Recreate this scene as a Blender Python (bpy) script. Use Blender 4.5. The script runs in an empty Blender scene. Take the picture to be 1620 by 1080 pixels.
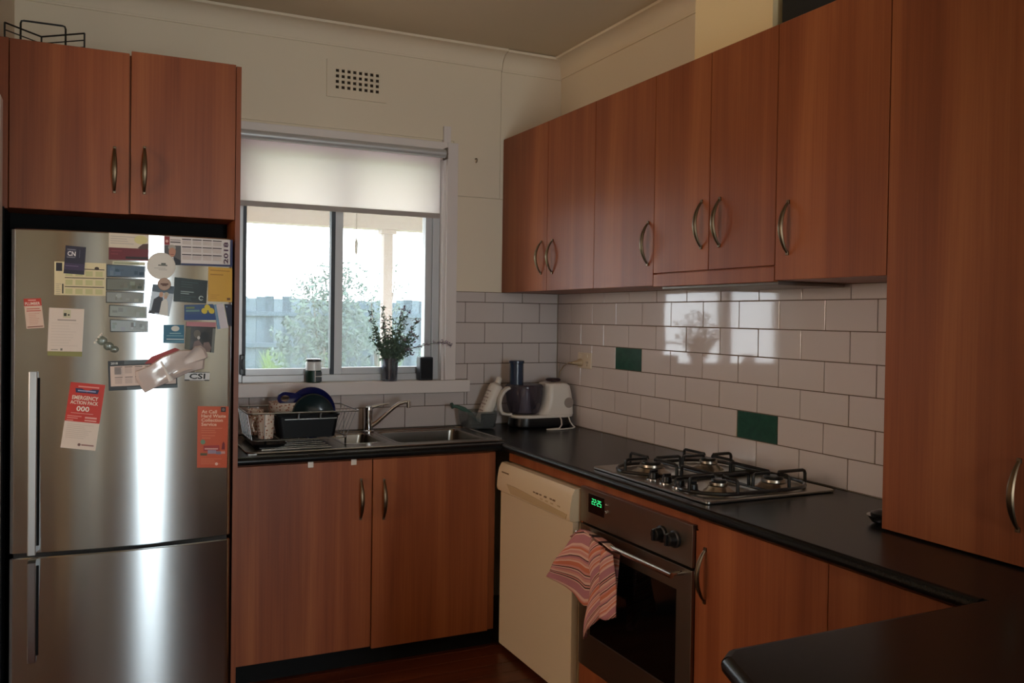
import bpy, bmesh, math, random
from mathutils import Vector, Matrix
random.seed(7)
C = bpy.context.scene.collection
SC = bpy.context.scene
PI = math.pi

# ------------------------------------------------------------------ camera, world, lights, exposure
cd = bpy.data.cameras.new('camera'); cam = bpy.data.objects.new('camera', cd); C.objects.link(cam)
yaw, pitch, roll = 0.4199, 0.0139, -0.0139
fw = Vector((math.sin(yaw)*math.cos(pitch), math.cos(yaw)*math.cos(pitch), -math.sin(pitch)))
ri = Vector((math.cos(yaw), -math.sin(yaw), 0)); up = ri.cross(fw)
r2 = math.cos(roll)*ri - math.sin(roll)*up; u2 = math.cos(roll)*up + math.sin(roll)*ri
m = Matrix((r2, u2, -fw)).transposed().to_4x4(); m.translation = Vector((-2.1983, -3.7749, 1.4415))
cam.matrix_world = m
cd.sensor_width = 36; cd.lens = 1316.72/1620*36
cd.shift_x = 70.0/1620; cd.shift_y = -21.73/1620
cd.clip_start = 0.02; cd.clip_end = 200
SC.camera = cam

SC.view_settings.view_transform = 'Standard'
SC.view_settings.look = 'None'
SC.view_settings.exposure = 0.0
SC.view_settings.gamma = 1.0
SC.view_settings.use_curve_mapping = False

w = bpy.data.worlds.new('sky'); SC.world = w; w.use_nodes = True
bg = w.node_tree.nodes['Background']
bg.inputs[0].default_value = (0.86, 0.94, 1.0, 1); bg.inputs[1].default_value = 7.0

def area(name, loc, target, sx, sy, power, col):
    l = bpy.data.lights.new(name, 'AREA'); l.shape = 'RECTANGLE'; l.size = sx; l.size_y = sy
    l.energy = power; l.color = col
    o = bpy.data.objects.new(name, l); C.objects.link(o); o.location = loc
    o.rotation_euler = (Vector(target)-Vector(loc)).to_track_quat('-Z', 'Y').to_euler()
    return o
# daylight of the left window and the garden door (behind and to the left of the camera)
area('daylight_left_window', (-5.12, -1.75, 1.65), (0, -1.4, 1.6), 0.6, 1.0, 24, (1.0, 0.62, 0.32))
area('daylight_garden_door', (-1.25, -6.62, 1.2), (-1.25, 0, 1.2), 0.5, 2.1, 52, (0.84, 0.95, 1.0))

area('fill_back_room', (-5.12, -5.6, 1.55), (-2.0, -5.2, 1.4), 0.5, 0.8, 4, (0.95, 0.98, 1.0))  # added fill, no window known here; lightens what the fridge reflects

# ------------------------------------------------------------------ materials
def lin(c):
    c = c/255.0
    return c/12.92 if c <= 0.04045 else ((c+0.055)/1.055)**2.4
def rgb(r, g, b): return (lin(r), lin(g), lin(b), 1)
MATS = {}
def new_mat(name):
    mt = bpy.data.materials.new(name); mt.use_nodes = True
    nt = mt.node_tree; bs = nt.nodes['Principled BSDF']
    return mt, nt, bs
def mat(name, col=(200,200,200), rough=0.5, metal=0.0, spec=0.5, coat=0.0, bump=0.0, bscale=200, emit=None, estr=0, vary=0.0, vscale=8):
    if name in MATS: return MATS[name]
    mt, nt, bs = new_mat(name)
    bs.inputs['Base Color'].default_value = rgb(*col)
    bs.inputs['Roughness'].default_value = rough
    bs.inputs['Metallic'].default_value = metal
    bs.inputs['Specular IOR Level'].default_value = spec
    bs.inputs['Coat Weight'].default_value = coat
    bs.inputs['Coat Roughness'].default_value = 0.05
    if emit:
        bs.inputs['Emission Color'].default_value = rgb(*emit); bs.inputs['Emission Strength'].default_value = estr
    tc = nt.nodes.new('ShaderNodeTexCoord')
    if vary:
        n = nt.nodes.new('ShaderNodeTexNoise'); n.inputs['Scale'].default_value = vscale; n.inputs['Detail'].default_value = 5
        nt.links.new(tc.outputs['Object'], n.inputs['Vector'])
        mx = nt.nodes.new('ShaderNodeMix'); mx.data_type = 'RGBA'
        a = rgb(*col)
        mx.inputs['A'].default_value = tuple(x*(1-vary) for x in a[:3])+(1,)
        mx.inputs['B'].default_value = tuple(min(1, x*(1+vary)) for x in a[:3])+(1,)
        nt.links.new(n.outputs['Fac'], mx.inputs['Factor']); nt.links.new(mx.outputs['Result'], bs.inputs['Base Color'])
    if bump:
        n = nt.nodes.new('ShaderNodeTexNoise'); n.inputs['Scale'].default_value = bscale; n.inputs['Detail'].default_value = 3
        nt.links.new(tc.outputs['Object'], n.inputs['Vector'])
        b = nt.nodes.new('ShaderNodeBump'); b.inputs['Strength'].default_value = bump; b.inputs['Distance'].default_value = 0.002
        nt.links.new(n.outputs['Fac'], b.inputs['Height']); nt.links.new(b.outputs['Normal'], bs.inputs['Normal'])
    MATS[name] = mt
    return mt
def wood(name, dark, mid, light, axis='z', rough=0.42, seed=0.0):
    mt, nt, bs = new_mat(name)
    tc = nt.nodes.new('ShaderNodeTexCoord')
    def noise(sc, detail, dist=0.0):
        mp = nt.nodes.new('ShaderNodeMapping'); mp.inputs['Scale'].default_value = sc
        mp.inputs['Location'].default_value = (seed, seed*1.7, seed*0.6)
        nt.links.new(tc.outputs['Object'], mp.inputs['Vector'])
        n = nt.nodes.new('ShaderNodeTexNoise'); n.inputs['Scale'].default_value = 1.0
        n.inputs['Detail'].default_value = detail; n.inputs['Distortion'].default_value = dist
        nt.links.new(mp.outputs['Vector'], n.inputs['Vector']); return n
    if axis == 'z': s1, s2 = (11, 11, 0.55), (170, 170, 2.2)
    else: s1, s2 = (0.6, 11, 11), (3, 150, 150)
    n1 = noise(s1, 4, 0.5); n2 = noise(s2, 3)
    ad = nt.nodes.new('ShaderNodeMath'); ad.operation = 'MULTIPLY_ADD'
    nt.links.new(n2.outputs['Fac'], ad.inputs[0]); ad.inputs[1].default_value = 0.20
    ml = nt.nodes.new('ShaderNodeMath'); ml.operation = 'MULTIPLY'; ml.inputs[1].default_value = 0.80
    nt.links.new(n1.outputs['Fac'], ml.inputs[0]); nt.links.new(ml.outputs[0], ad.inputs[2])
    cr = nt.nodes.new('ShaderNodeValToRGB')
    cr.color_ramp.elements[0].position = 0.36; cr.color_ramp.elements[0].color = rgb(*dark)
    cr.color_ramp.elements[1].position = 0.64; cr.color_ramp.elements[1].color = rgb(*light)
    e = cr.color_ramp.elements.new(0.5); e.color = rgb(*mid)
    nt.links.new(ad.outputs[0], cr.inputs[0]); nt.links.new(cr.outputs[0], bs.inputs['Base Color'])
    bs.inputs['Roughness'].default_value = rough; bs.inputs['Specular IOR Level'].default_value = 0.36
    bp = nt.nodes.new('ShaderNodeBump'); bp.inputs['Strength'].default_value = 0.06; bp.inputs['Distance'].default_value = 0.001
    nt.links.new(n2.outputs['Fac'], bp.inputs['Height']); nt.links.new(bp.outputs['Normal'], bs.inputs['Normal'])
    MATS[name] = mt; return mt
def steel(name, col, rough, aniso=0.75, axis='Z'):
    mt, nt, bs = new_mat(name)
    bs.inputs['Base Color'].default_value = rgb(*col); bs.inputs['Metallic'].default_value = 1.0
    bs.inputs['Roughness'].default_value = rough; bs.inputs['Anisotropic'].default_value = aniso; bs.inputs['Anisotropic Rotation'].default_value = 0.25
    tg = nt.nodes.new('ShaderNodeTangent'); tg.direction_type = 'RADIAL'; tg.axis = axis
    nt.links.new(tg.outputs[0], bs.inputs['Tangent'])
    MATS[name] = mt; return mt
def thin_glass(name, tint=(1,1,1), refl=0.06, rough=0.0, solid=0.0, scol=(200,200,200), haze=0.0):
    mt = bpy.data.materials.new(name); mt.use_nodes = True; nt = mt.node_tree; nt.nodes.clear()
    out = nt.nodes.new('ShaderNodeOutputMaterial'); tr = nt.nodes.new('ShaderNodeBsdfTransparent'); tr.inputs[0].default_value = (*tint, 1)
    gl = nt.nodes.new('ShaderNodeBsdfGlossy'); gl.inputs['Roughness'].default_value = rough
    lw = nt.nodes.new('ShaderNodeLayerWeight'); lw.inputs[0].default_value = 0.15
    mu = nt.nodes.new('ShaderNodeMath'); mu.operation = 'MULTIPLY_ADD'; mu.inputs[1].default_value = 0.5; mu.inputs[2].default_value = refl
    nt.links.new(lw.outputs['Fresnel'], mu.inputs[0])
    mx = nt.nodes.new('ShaderNodeMixShader'); nt.links.new(mu.outputs[0], mx.inputs[0])
    base = tr.outputs[0]
    if solid:
        df = nt.nodes.new('ShaderNodeBsdfDiffuse'); df.inputs[0].default_value = rgb(*scol)
        m2 = nt.nodes.new('ShaderNodeMixShader'); m2.inputs[0].default_value = solid
        nt.links.new(tr.outputs[0], m2.inputs[1]); nt.links.new(df.outputs[0], m2.inputs[2]); base = m2.outputs[0]
    if haze:  # bluish translucent share puts glare haze into the pane
        tl = nt.nodes.new('ShaderNodeBsdfTranslucent'); tl.inputs[0].default_value = (.84, .93, 1, 1)
        m3 = nt.nodes.new('ShaderNodeMixShader'); m3.inputs[0].default_value = haze
        nt.links.new(base, m3.inputs[1]); nt.links.new(tl.outputs[0], m3.inputs[2]); base = m3.outputs[0]
    nt.links.new(base, mx.inputs[1]); nt.links.new(gl.outputs[0], mx.inputs[2]); nt.links.new(mx.outputs[0], out.inputs[0])
    MATS[name] = mt; return mt
def spots(name, base, c1, c2, scale):
    mt, nt, bs = new_mat(name)
    tc = nt.nodes.new('ShaderNodeTexCoord')
    v = nt.nodes.new('ShaderNodeTexVoronoi'); v.inputs['Scale'].default_value = scale
    nt.links.new(tc.outputs['Object'], v.inputs['Vector'])
    cr = nt.nodes.new('ShaderNodeValToRGB'); cr.color_ramp.interpolation = 'CONSTANT'
    cr.color_ramp.elements[0].color = rgb(*c1); cr.color_ramp.elements[1].position = 0.36; cr.color_ramp.elements[1].color = rgb(*base)
    e = cr.color_ramp.elements.new(0.18); e.color = rgb(*c2)
    nt.links.new(v.outputs['Distance'], cr.inputs[0]); nt.links.new(cr.outputs[0], bs.inputs['Base Color'])
    bs.inputs['Roughness'].default_value = 0.25
    MATS[name] = mt; return mt
def fabric_blind():
    mt = bpy.data.materials.new('blind_fabric'); mt.use_nodes = True; nt = mt.node_tree; nt.nodes.clear()
    out = nt.nodes.new('ShaderNodeOutputMaterial'); d = nt.nodes.new('ShaderNodeBsdfDiffuse'); t = nt.nodes.new('ShaderNodeBsdfTranslucent')
    d.inputs[0].default_value = rgb(238,230,222); t.inputs[0].default_value = rgb(255,248,250)
    mx = nt.nodes.new('ShaderNodeMixShader'); mx.inputs[0].default_value = 0.94
    nt.links.new(d.outputs[0], mx.inputs[1]); nt.links.new(t.outputs[0], mx.inputs[2]); nt.links.new(mx.outputs[0], out.inputs[0])
    MATS['blind_fabric'] = mt; return mt

WOOD = wood('cherry_laminate', (126,63,34), (144,77,43), (161,92,53))
FLOORW = wood('jarrah_floor', (62,28,17), (84,39,22), (106,53,30), axis='x', rough=0.3, seed=3)
PAINT = mat('wall_paint', (234,219,196), 0.7, bump=0.05, bscale=120)
CEILP = mat('ceiling_paint', (214,198,172), 0.8, bump=0.05, bscale=90)
TRIMP = mat('trim_paint', (232,222,218), 0.45)
CHIM = mat('boxing_paint', (250,226,180), 0.7)
TILE = mat('white_glaze', (208,196,192), 0.06, coat=0.3, bump=0.015, bscale=14)
GREENT = mat('green_glaze', (34,74,60), 0.2, vary=0.3, vscale=40)
GROUT = mat('grout', (104,86,72), 0.9)
BENCH = mat('black_laminate', (20,21,22), 0.26, spec=0.23, vary=0.35, vscale=260)
BLACKP = mat('black_plastic', (18,18,20), 0.35)
BLACKM = mat('black_enamel', (16,16,17), 0.32)
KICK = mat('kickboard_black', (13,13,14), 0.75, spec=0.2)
STEEL = steel('brushed_steel', (184,188,190), 0.20, aniso=0.88)
STEELH = mat('handle_satin', (170,170,170), 0.3, metal=1.0)
SINKM = mat('sink_steel', (150,146,140), 0.26, metal=1.0)
CHROME = mat('chrome', (205,205,208), 0.08, metal=1.0)
OVENST = mat('oven_steel', (150,138,126), 0.34, metal=1.0)
HOBST = mat('hob_steel', (186,182,176), 0.32, metal=1.0)
BRASSY = mat('burner_alloy', (172,162,148), 0.30, metal=1.0)
BRONZE = mat('antique_bronze', (112,96,78), 0.36, metal=1.0)
ALU = mat('window_aluminium', (196,196,198), 0.4, metal=0.3)
DARKRUB = mat('window_seal', (60,66,74), 0.5)
GLASS = thin_glass('window_glass', refl=0.03, haze=0.08)  # pane carries a painted haze that washes out the garden
OVGLASS = mat('oven_glass', (6,6,7), 0.08)
CREAM = mat('dishwasher_cream', (218,196,164), 0.42)
CREAMD = mat('dishwasher_cream_dark', (196,168,128), 0.45)
WHITEP = mat('white_plastic', (224,214,204), 0.35)
IVORY = mat('ivory_plastic', (214,198,176), 0.4)
BLINDF = fabric_blind()

# ------------------------------------------------------------------ mesh helper
class B:
    def __init__(s): s.bm = bmesh.new(); s.mats = []; s.uv = None
    def mi(s, mt):
        if mt is None: return 0
        if mt not in s.mats: s.mats.append(mt)
        return s.mats.index(mt)
    def box(s, x0, x1, y0, y1, z0, z1, bev=0.0, mt=None, seg=2):
        i = s.mi(mt)
        r = bmesh.ops.create_cube(s.bm, size=1.0)
        vs = r['verts']
        for v in vs: v.co = Vector(((x0+x1)/2+v.co.x*(x1-x0), (y0+y1)/2+v.co.y*(y1-y0), (z0+z1)/2+v.co.z*(z1-z0)))
        fs = set(f for v in vs for f in v.link_faces)
        for f in fs: f.material_index = i
        if bev > 0:
            es = list(set(e for v in vs for e in v.link_edges))
            r = bmesh.ops.bevel(s.bm, geom=es, offset=bev, segments=seg, affect='EDGES', profile=0.5)
            for f in r['faces']: f.material_index = i
        return s
    def face(s, pts, mt=None):
        vs = [s.bm.verts.new(p) for p in pts]; f = s.bm.faces.new(vs); f.material_index = s.mi(mt); return f
    def loft(s, rings, mt=None, cap0=True, cap1=True, closed=True):
        i = s.mi(mt); R = [[s.bm.verts.new(p) for p in r] for r in rings]; n = len(R[0])
        for a, b in zip(R, R[1:]):
            for k in range(n if closed else n-1):
                f = s.bm.faces.new((a[k], a[(k+1) % n], b[(k+1) % n], b[k])); f.material_index = i
        if cap0: f = s.bm.faces.new(R[0][::-1]); f.material_index = i
        if cap1: f = s.bm.faces.new(R[-1]); f.material_index = i
        return s
    def tube(s, pts, r, n=8, mt=None, closed=False, caps=True):
        P = [Vector(p) for p in pts]; rs = r if isinstance(r, (list, tuple)) else [r]*len(P)
        rings = []; N = len(P); ref = None
        for k, p in enumerate(P):
            a = P[(k-1) % N] if (closed or k > 0) else p
            b = P[(k+1) % N] if (closed or k < N-1) else p
            t = (b-a).normalized()
            if ref is None:
                ref = Vector((0, 0, 1)) if abs(t.z) < 0.9 else Vector((1, 0, 0))
            ref = (ref - t*ref.dot(t))
            if ref.length < 1e-4: ref = t.orthogonal()
            ref.normalize(); q = t.cross(ref)
            rings.append([p + rs[k]*(math.cos(2*PI*j/n)*ref + math.sin(2*PI*j/n)*q) for j in range(n)])
        if closed: rings.append(rings[0])
        if closed:
            i = s.mi(mt); R = [[s.bm.verts.new(p) for p in r_] for r_ in rings[:-1]]; R.append(R[0])
            for a, b in zip(R, R[1:]):
                for k in range(n):
                    f = s.bm.faces.new((a[k], a[(k+1) % n], b[(k+1) % n], b[k])); f.material_index = i
            return s
        return s.loft(rings, mt, caps, caps)
    def lathe(s, prof, cx, cy, cz=0.0, n=24, mt=None, M=None, cap0=True, cap1=True):
        rings = []
        for r, z in prof:
            ring = []
            for j in range(n):
                p = Vector((r*math.cos(2*PI*j/n), r*math.sin(2*PI*j/n), z))
                if M is not None: p = M @ p
                ring.append(p + Vector((cx, cy, cz)))
            rings.append(ring)
        return s.loft(rings, mt, cap0, cap1)
    def ball(s, c, rx, ry, rz, n=10, mt=None):
        i = s.mi(mt)
        r = bmesh.ops.create_uvsphere(s.bm, u_segments=n, v_segments=max(4, n//2+1), radius=1.0)
        for v in r['verts']: v.co = Vector((c[0]+v.co.x*rx, c[1]+v.co.y*ry, c[2]+v.co.z*rz))
        for f in set(f for v in r['verts'] for f in v.link_faces): f.material_index = i
        return s
    def prism(s, poly, z0, z1, mt=None):
        return s.loft([[(x, y, z0) for x, y in poly], [(x, y, z1) for x, y in poly]], mt)
    def cells(s, xs, ys, holes, z0, z1, mt=None):
        for a, b in zip(xs, xs[1:]):
            for c, d in zip(ys, ys[1:]):
                mx, my = (a+b)/2, (c+d)/2
                if any(h[0] < mx < h[1] and h[2] < my < h[3] for h in holes): continue
                s.box(a, b, c, d, z0, z1, mt=mt)
        bmesh.ops.remove_doubles(s.bm, verts=s.bm.verts, dist=1e-5)
        seen = {}; kill = []
        for f in s.bm.faces:
            k = tuple(sorted(v.index for v in f.verts))
        s.bm.verts.index_update()
        for f in s.bm.faces:
            k = tuple(sorted(v.index for v in f.verts))
            if k in seen: kill += [f, seen[k]]
            else: seen[k] = f
        bmesh.ops.delete(s.bm, geom=list(set(kill)), context='FACES_ONLY')
        return s
    def build(s, name, mt=None, parent=None, smooth=38, label=None, world_loc=None):
        me = bpy.data.meshes.new(name)
        bmesh.ops.recalc_face_normals(s.bm, faces=s.bm.faces)
        off = Vector(world_loc) if world_loc is not None else Vector((0, 0, 0))
        q = parent
        while q is not None: off = off + q.location; q = q.parent
        for v in s.bm.verts: v.co -= off
        s.bm.to_mesh(me); s.bm.free()
        if s.mats:
            for x in s.mats: me.materials.append(x)
        else: me.materials.append(mt)
        if smooth and len(me.polygons):
            me.polygons.foreach_set('use_smooth', [True]*len(me.polygons))
            me.set_sharp_from_angle(angle=math.radians(smooth))
        o = bpy.data.objects.new(name, me); C.objects.link(o)
        if smooth:
            wn = o.modifiers.new('normals', 'WEIGHTED_NORMAL'); wn.keep_sharp = True; wn.weight = 100
        if world_loc is not None: o.location = world_loc
        if parent is not None: o.parent = parent
        if label: o['label'] = label
        return o
def thing(name, label, cat, loc=(0, 0, 0), group=None):
    o = bpy.data.objects.new(name, None); C.objects.link(o); o.location = loc; o.empty_display_size = 0.05
    o['label'] = label; o['category'] = cat
    if group: o['group'] = group
    return o
def tag(o, label, cat, group=None):
    o['label'] = label; o['category'] = cat
    if group: o['group'] = group
    return o
def struct(o, label=None):
    o['kind'] = 'structure'
    if label: o['label'] = label
    return o
def box(name, mt, parent, x0, x1, y0, y1, z0, z1, bev=0.0, label=None, seg=2):
    return B().box(x0, x1, y0, y1, z0, z1, bev, seg=seg).build(name, mt, parent, label=label)
def rr(x0, x1, y0, y1, r, n=5):
    pts = []
    for cx, cy, a in ((x1-r, y1-r, 0), (x0+r, y1-r, PI/2), (x0+r, y0+r, PI), (x1-r, y0+r, 1.5*PI)):
        for k in range(n+1):
            t = a + (PI/2)*k/n; pts.append((cx+r*math.cos(t), cy+r*math.sin(t)))
    return pts

FZ = 0.03          # floor level
CZ = 2.765         # ceiling level
LW = -2.503        # left wall face

# ------------------------------------------------------------------ structure
fl = struct(box('floor', FLOORW, None, -5.3, 0.15, -6.7, 0.15, FZ-0.08, FZ-0.004))
for k in range(27):                                            # floorboards of the kitchen
    y1 = -0.50 - k*0.086
    o = B().box(-2.50, -0.02, y1-0.0845, y1, FZ-0.02, FZ, 0.001, seg=1).build('floorboard', FLOORW, fl)
struct(box('ceiling', CEILP, None, -5.3, 0.15, -6.7, 0.15, CZ, CZ+0.08))

# back wall with window opening
WX0, WX1, WZ0, WZ1 = -1.63, -0.650, 1.10, 2.22
b = B()
b.box(-2.62, WX0, 0.008, 0.16, 0, CZ); b.box(WX1, 0.12, 0.008, 0.16, 0, CZ)
b.box(WX0, WX1, 0.008, 0.16, 0, WZ0); b.box(WX0, WX1, 0.008, 0.16, WZ1, CZ)
wb = struct(b.build('wall_back', PAINT))
def wpanel(x0, x1, z0, z1):
    B().box(x0, x1, 0.0, 0.009, z0, z1, 0.0015, seg=1).build('wall_panel', PAINT, wb)
b = B(); b.box(LW, -0.600, 0, .009, 2.30, CZ-.002); b.box(-0.600, -0.348, 0, .009, 2.034, CZ-.002); b.build('wall_panel', PAINT, wb); wpanel(-0.346, 0.0, 2.034, CZ-0.002)
wpanel(-0.588, -0.001, 1.5635, 2.031)
wpanel(LW, -1.66, 0.9, 2.298)
b = B(); b.box(-1.735, 0.0, 0.004, 0.009, 0.9, 1.08); b.box(-0.60, 0.0, 0.004, 0.009, 1.08, 1.565)
b.build('grout', GROUT, wb)
b = B()
wr = struct(box('wall_right', PAINT, None, 0.008, 0.14, -6.7, 0.008, 0, CZ))
B().box(0.0, 0.009, -3.0, 0.004, 1.5635, CZ-0.002).build('wall_panel', PAINT, wr)
B().box(0.004, 0.009, -2.62, 0.004, 0.9, 1.5635).build('grout', GROUT, wr)
struct(box('wall_left', PAINT, None, LW-0.12, LW, -0.72, 0.0, FZ-0.02, CZ))
struct(box('wall_dining', PAINT, None, -5.3, LW-0.12, -0.72, -0.60, FZ-0.02, CZ))
# rooms behind the camera: side wall with a wide window and an added fill opening, far wall with a glazed garden door
b = B()
b.box(-5.2, -5.05, -6.6, -5.9, FZ-.02, CZ); b.box(-5.2, -5.05, -5.3, -2.10, FZ-.02, CZ); b.box(-5.2, -5.05, -5.9, -5.3, FZ-.02, 1.1); b.box(-5.2, -5.05, -5.9, -5.3, 2.0, CZ); b.box(-5.2, -5.05, -1.40, -0.60, FZ-.02, CZ)
b.box(-5.2, -5.05, -2.10, -1.40, FZ-.02, 1.1); b.box(-5.2, -5.05, -2.10, -1.40, 2.2, CZ)
struct(b.build('wall_side', PAINT))
struct(box('wall_dining_left', PAINT, None, LW-0.12, LW, -6.6, -2.05, FZ-0.02, CZ))
struct(box('wall_dining_head', PAINT, None, LW-0.12, LW, -2.05, -0.72, 2.62, CZ))
b = B()
b.box(-5.2, -1.50, -6.65, -6.5, FZ-.02, CZ); b.box(-1.0, 0.1, -6.65, -6.5, FZ-.02, CZ); b.box(-1.50, -1.0, -6.65, -6.5, 2.3, CZ)
struct(b.build('wall_front', PAINT))

# tiles
tile_cache = {}
def tile(parent, wall, a0, a1, z0, z1, mt=TILE):
    g = 0.0015
    wd, h = round(abs(a1-a0)-2*g, 4), round(z1-z0-2*g, 4)
    if wd < 0.006 or h < 0.006: return
    key = (wall, wd, h, mt.name)
    if key not in tile_cache:
        bb = B()
        if wall == 'b': bb.box(-wd/2, wd/2, 0.0, 0.0065, -h/2, h/2, 0.0011)
        else: bb.box(0.0, 0.0065, -wd/2, wd/2, -h/2, h/2, 0.0011)
        o = bb.build('tile', mt, None, smooth=0); me = o.data; bpy.data.objects.remove(o); tile_cache[key] = me
    o = bpy.data.objects.new('tile', tile_cache[key]); C.objects.link(o); o.parent = parent
    am, zm = (a0+a1)/2, (z0+z1)/2
    t1, t2 = random.uniform(-.0022, .0022), random.uniform(-.0022, .0022)
    if wall == 'b': o.location = (am, random.uniform(0, .0008), zm); o.rotation_euler = (t1, 0, t2)
    else: o.location = (random.uniform(0, .0008), am, zm); o.rotation_euler = (0, t1, t2)
    if mt is GREENT: o['label'] = 'dark green glazed accent tile'
TH = 0.102
rows = [(0.901+TH*j if j == 0 else 0.9+TH*j, 0.9+TH*(j+1)) for j in range(6)] + [(0.9+TH*6, 1.5625)]
for j, (z0, z1) in enumerate(rows):
    rowno = 6-j                                                # 1 = first full row below the cabinets
    # right wall
    off = 0.0284 if rowno % 2 == 0 else 0.1294
    ys = [0.0] + [-(off+0.202*k) for k in range(0, 14)]
    ys = [y for y in ys if y > -2.6]
    for k, (a, c) in enumerate(zip(ys, ys[1:])):
        green = (rowno == 3 and abs(a+0.5334) < .02) or (rowno == 5 and abs(a+1.3414) < .02)
        tile(wr, 'r', a, c, z0, z1, GREENT if green else TILE)
    # back wall
    offb = 0.108 if rowno % 2 == 1 else 0.2095
    xs = [0.0] + [-(offb+0.2095*k) for k in range(0, 9)]
    for a, c in zip(xs, xs[1:]):
        c = max(c, -1.735)
        if a - c < 0.01: continue
        if z0 < 1.066 and z1 > 1.066:                          # row cut by the sill board
            am = max(c, -0.512)
            if a > am: tile(wb, 'b', a, am, z0, z1)
            if c < am: tile(wb, 'b', min(a, am), c, z0, 1.066)
        elif z1 <= 1.066: tile(wb, 'b', a, c, z0, z1)
        elif z0 < 1.128:                                       # row that meets the top of the sill board
            am = max(c, -0.512)
            if a > am: tile(wb, 'b', a, am, z0, z1)
            if min(a, am) > -0.578: tile(wb, 'b', min(a, am), max(c, -0.586), 1.129, z1)
        else:
            c2 = max(c, -0.588)
            if a - c2 > 0.01: tile(wb, 'b', a, c2, z0, z1)

# cornices
def cornice(name, pts_fn, a, bq):
    prof = []
    for k in range(9):
        t = (PI/2)*k/8
        prof.append((0.075-0.068*math.cos(t)*1.0-0.0, 0.0))
    pr = [(0.0, -0.088), (0.006, -0.088), (0.006, -0.080)]
    for k in range(7):
        t = (PI/2)*k/6
        pr.append((0.008+0.062*(1-math.cos(t)), -0.078+0.066*math.sin(t)))
    pr += [(0.078, -0.012), (0.078, 0.0), (0.0, 0.0)]
    bb = B(); bb.loft([[pts_fn(a, d, z) for d, z in pr], [pts_fn(bq, d, z) for d, z in pr]])
    return struct(bb.build(name, TRIMP2))
TRIMP2 = mat('cornice_paint', (234,219,196), 0.7)
cornice('trim_1', lambda s_, d, z: (s_, -d, CZ-0.001+z), LW, -0.347)
cornice('trim_2', lambda s_, d, z: (s_, -d, CZ-0.004+z*1.03), -0.345, 0.0)
cornice('trim_3', lambda s_, d, z: (-d, s_, CZ-0.0015+z), 0.0, -3.0)
# boxed-in duct above the wall cabinets
struct(box('trim_4', CHIM, None, -0.207, 0.001, -1.70, -1.316, 2.334, CZ))
# left door architrave beside the fridge
b = B(); b.box(LW-0.002, LW+0.022, -0.735, -0.662, FZ, 2.13, 0.006)
struct(b.build('trim_5', TRIMP))

# ------------------------------------------------------------------ window
win = bpy.data.objects.new('window_1', None); C.objects.link(win); win['kind'] = 'structure'; win.location = (-1.14, 0, 1.128)
box('window_sill', TRIMP, win, -1.735, -0.512, -0.036, 0.10, 1.068, 1.128, 0.004)
b = B(); b.box(-0.642, -0.585, -0.022, 0.012, 1.128, 2.285, 0.003); b.box(-0.660, -0.622, -0.014, 0.012, 2.285, 2.365, 0.002)
b.build('architrave', TRIMP, win)
box('architrave', TRIMP, win, -1.735, -0.642, -0.022, 0.012, 2.215, 2.285, 0.003)
b = B(); b.box(-0.655, -0.640, -0.005, 0.15, 1.128, 2.22); b.box(-1.64, -1.628, -0.005, 0.15, 1.128, 2.22); b.box(-1.63, -0.65, -0.005, 0.15, 2.205, 2.22)
b.build('window_jamb', TRIMP, win)
fy0, fy1 = 0.045, 0.085
b = B()
b.box(-1.628, -1.600, fy0, fy1+.02, 1.128, 2.205, 0.002); b.box(-0.690, -0.655, fy0-.01, fy1+.02, 1.128, 2.205, 0.002)
b.box(-1.60, -0.69, fy0-.012, fy1+.02, 1.128, 1.160, 0.002); b.box(-1.60, -0.69, fy0, fy1+.02, 2.17, 2.205, 0.002)
b.build('window_frame', ALU, win)
b = B()                                                        # sliding sash (left) and fixed sash (right)
b.box(-1.600, -1.584, fy0+.004, fy1, 1.160, 2.17, 0.0015, DARKRUB); b.box(-1.197, -1.178, fy0-.002, fy1, 1.160, 2.17, 0.0015, DARKRUB)
b.box(-1.584, -1.197, fy0+.004, fy1, 1.160, 1.189, 0.0015, ALU); b.box(-1.584, -1.197, fy0+.004, fy1, 2.14, 2.17, 0.0015, ALU)
b.build('left_sash', ALU, win)
b = B()
b.box(-1.178, -1.139, fy0+.005, fy1+.012, 1.160, 2.17, 0.0015); b.box(-0.724, -0.690, fy0+.005, fy1+.012, 1.160, 2.17, 0.0015)
b.box(-1.139, -0.724, fy0+.005, fy1+.012, 1.160, 1.191, 0.0015); b.box(-1.139, -0.724, fy0+.005, fy1+.012, 2.14, 2.17, 0.0015)
b.build('right_sash', ALU, win)
box('pane', GLASS, win, -1.586, -1.195, 0.068, 0.071, 1.187, 2.142)
box('pane', GLASS, win, -1.141, -0.722, 0.078, 0.081, 1.189, 2.142)
b = B(); b.box(-1.612, -1.590, fy0-.022, fy0+.004, 1.165, 1.255, 0.004); b.box(-1.606, -1.597, fy0-.034, fy0-.02, 1.19, 1.235, 0.003)
b.build('window_latch', BLACKP, win, label='black sash latch')

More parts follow.
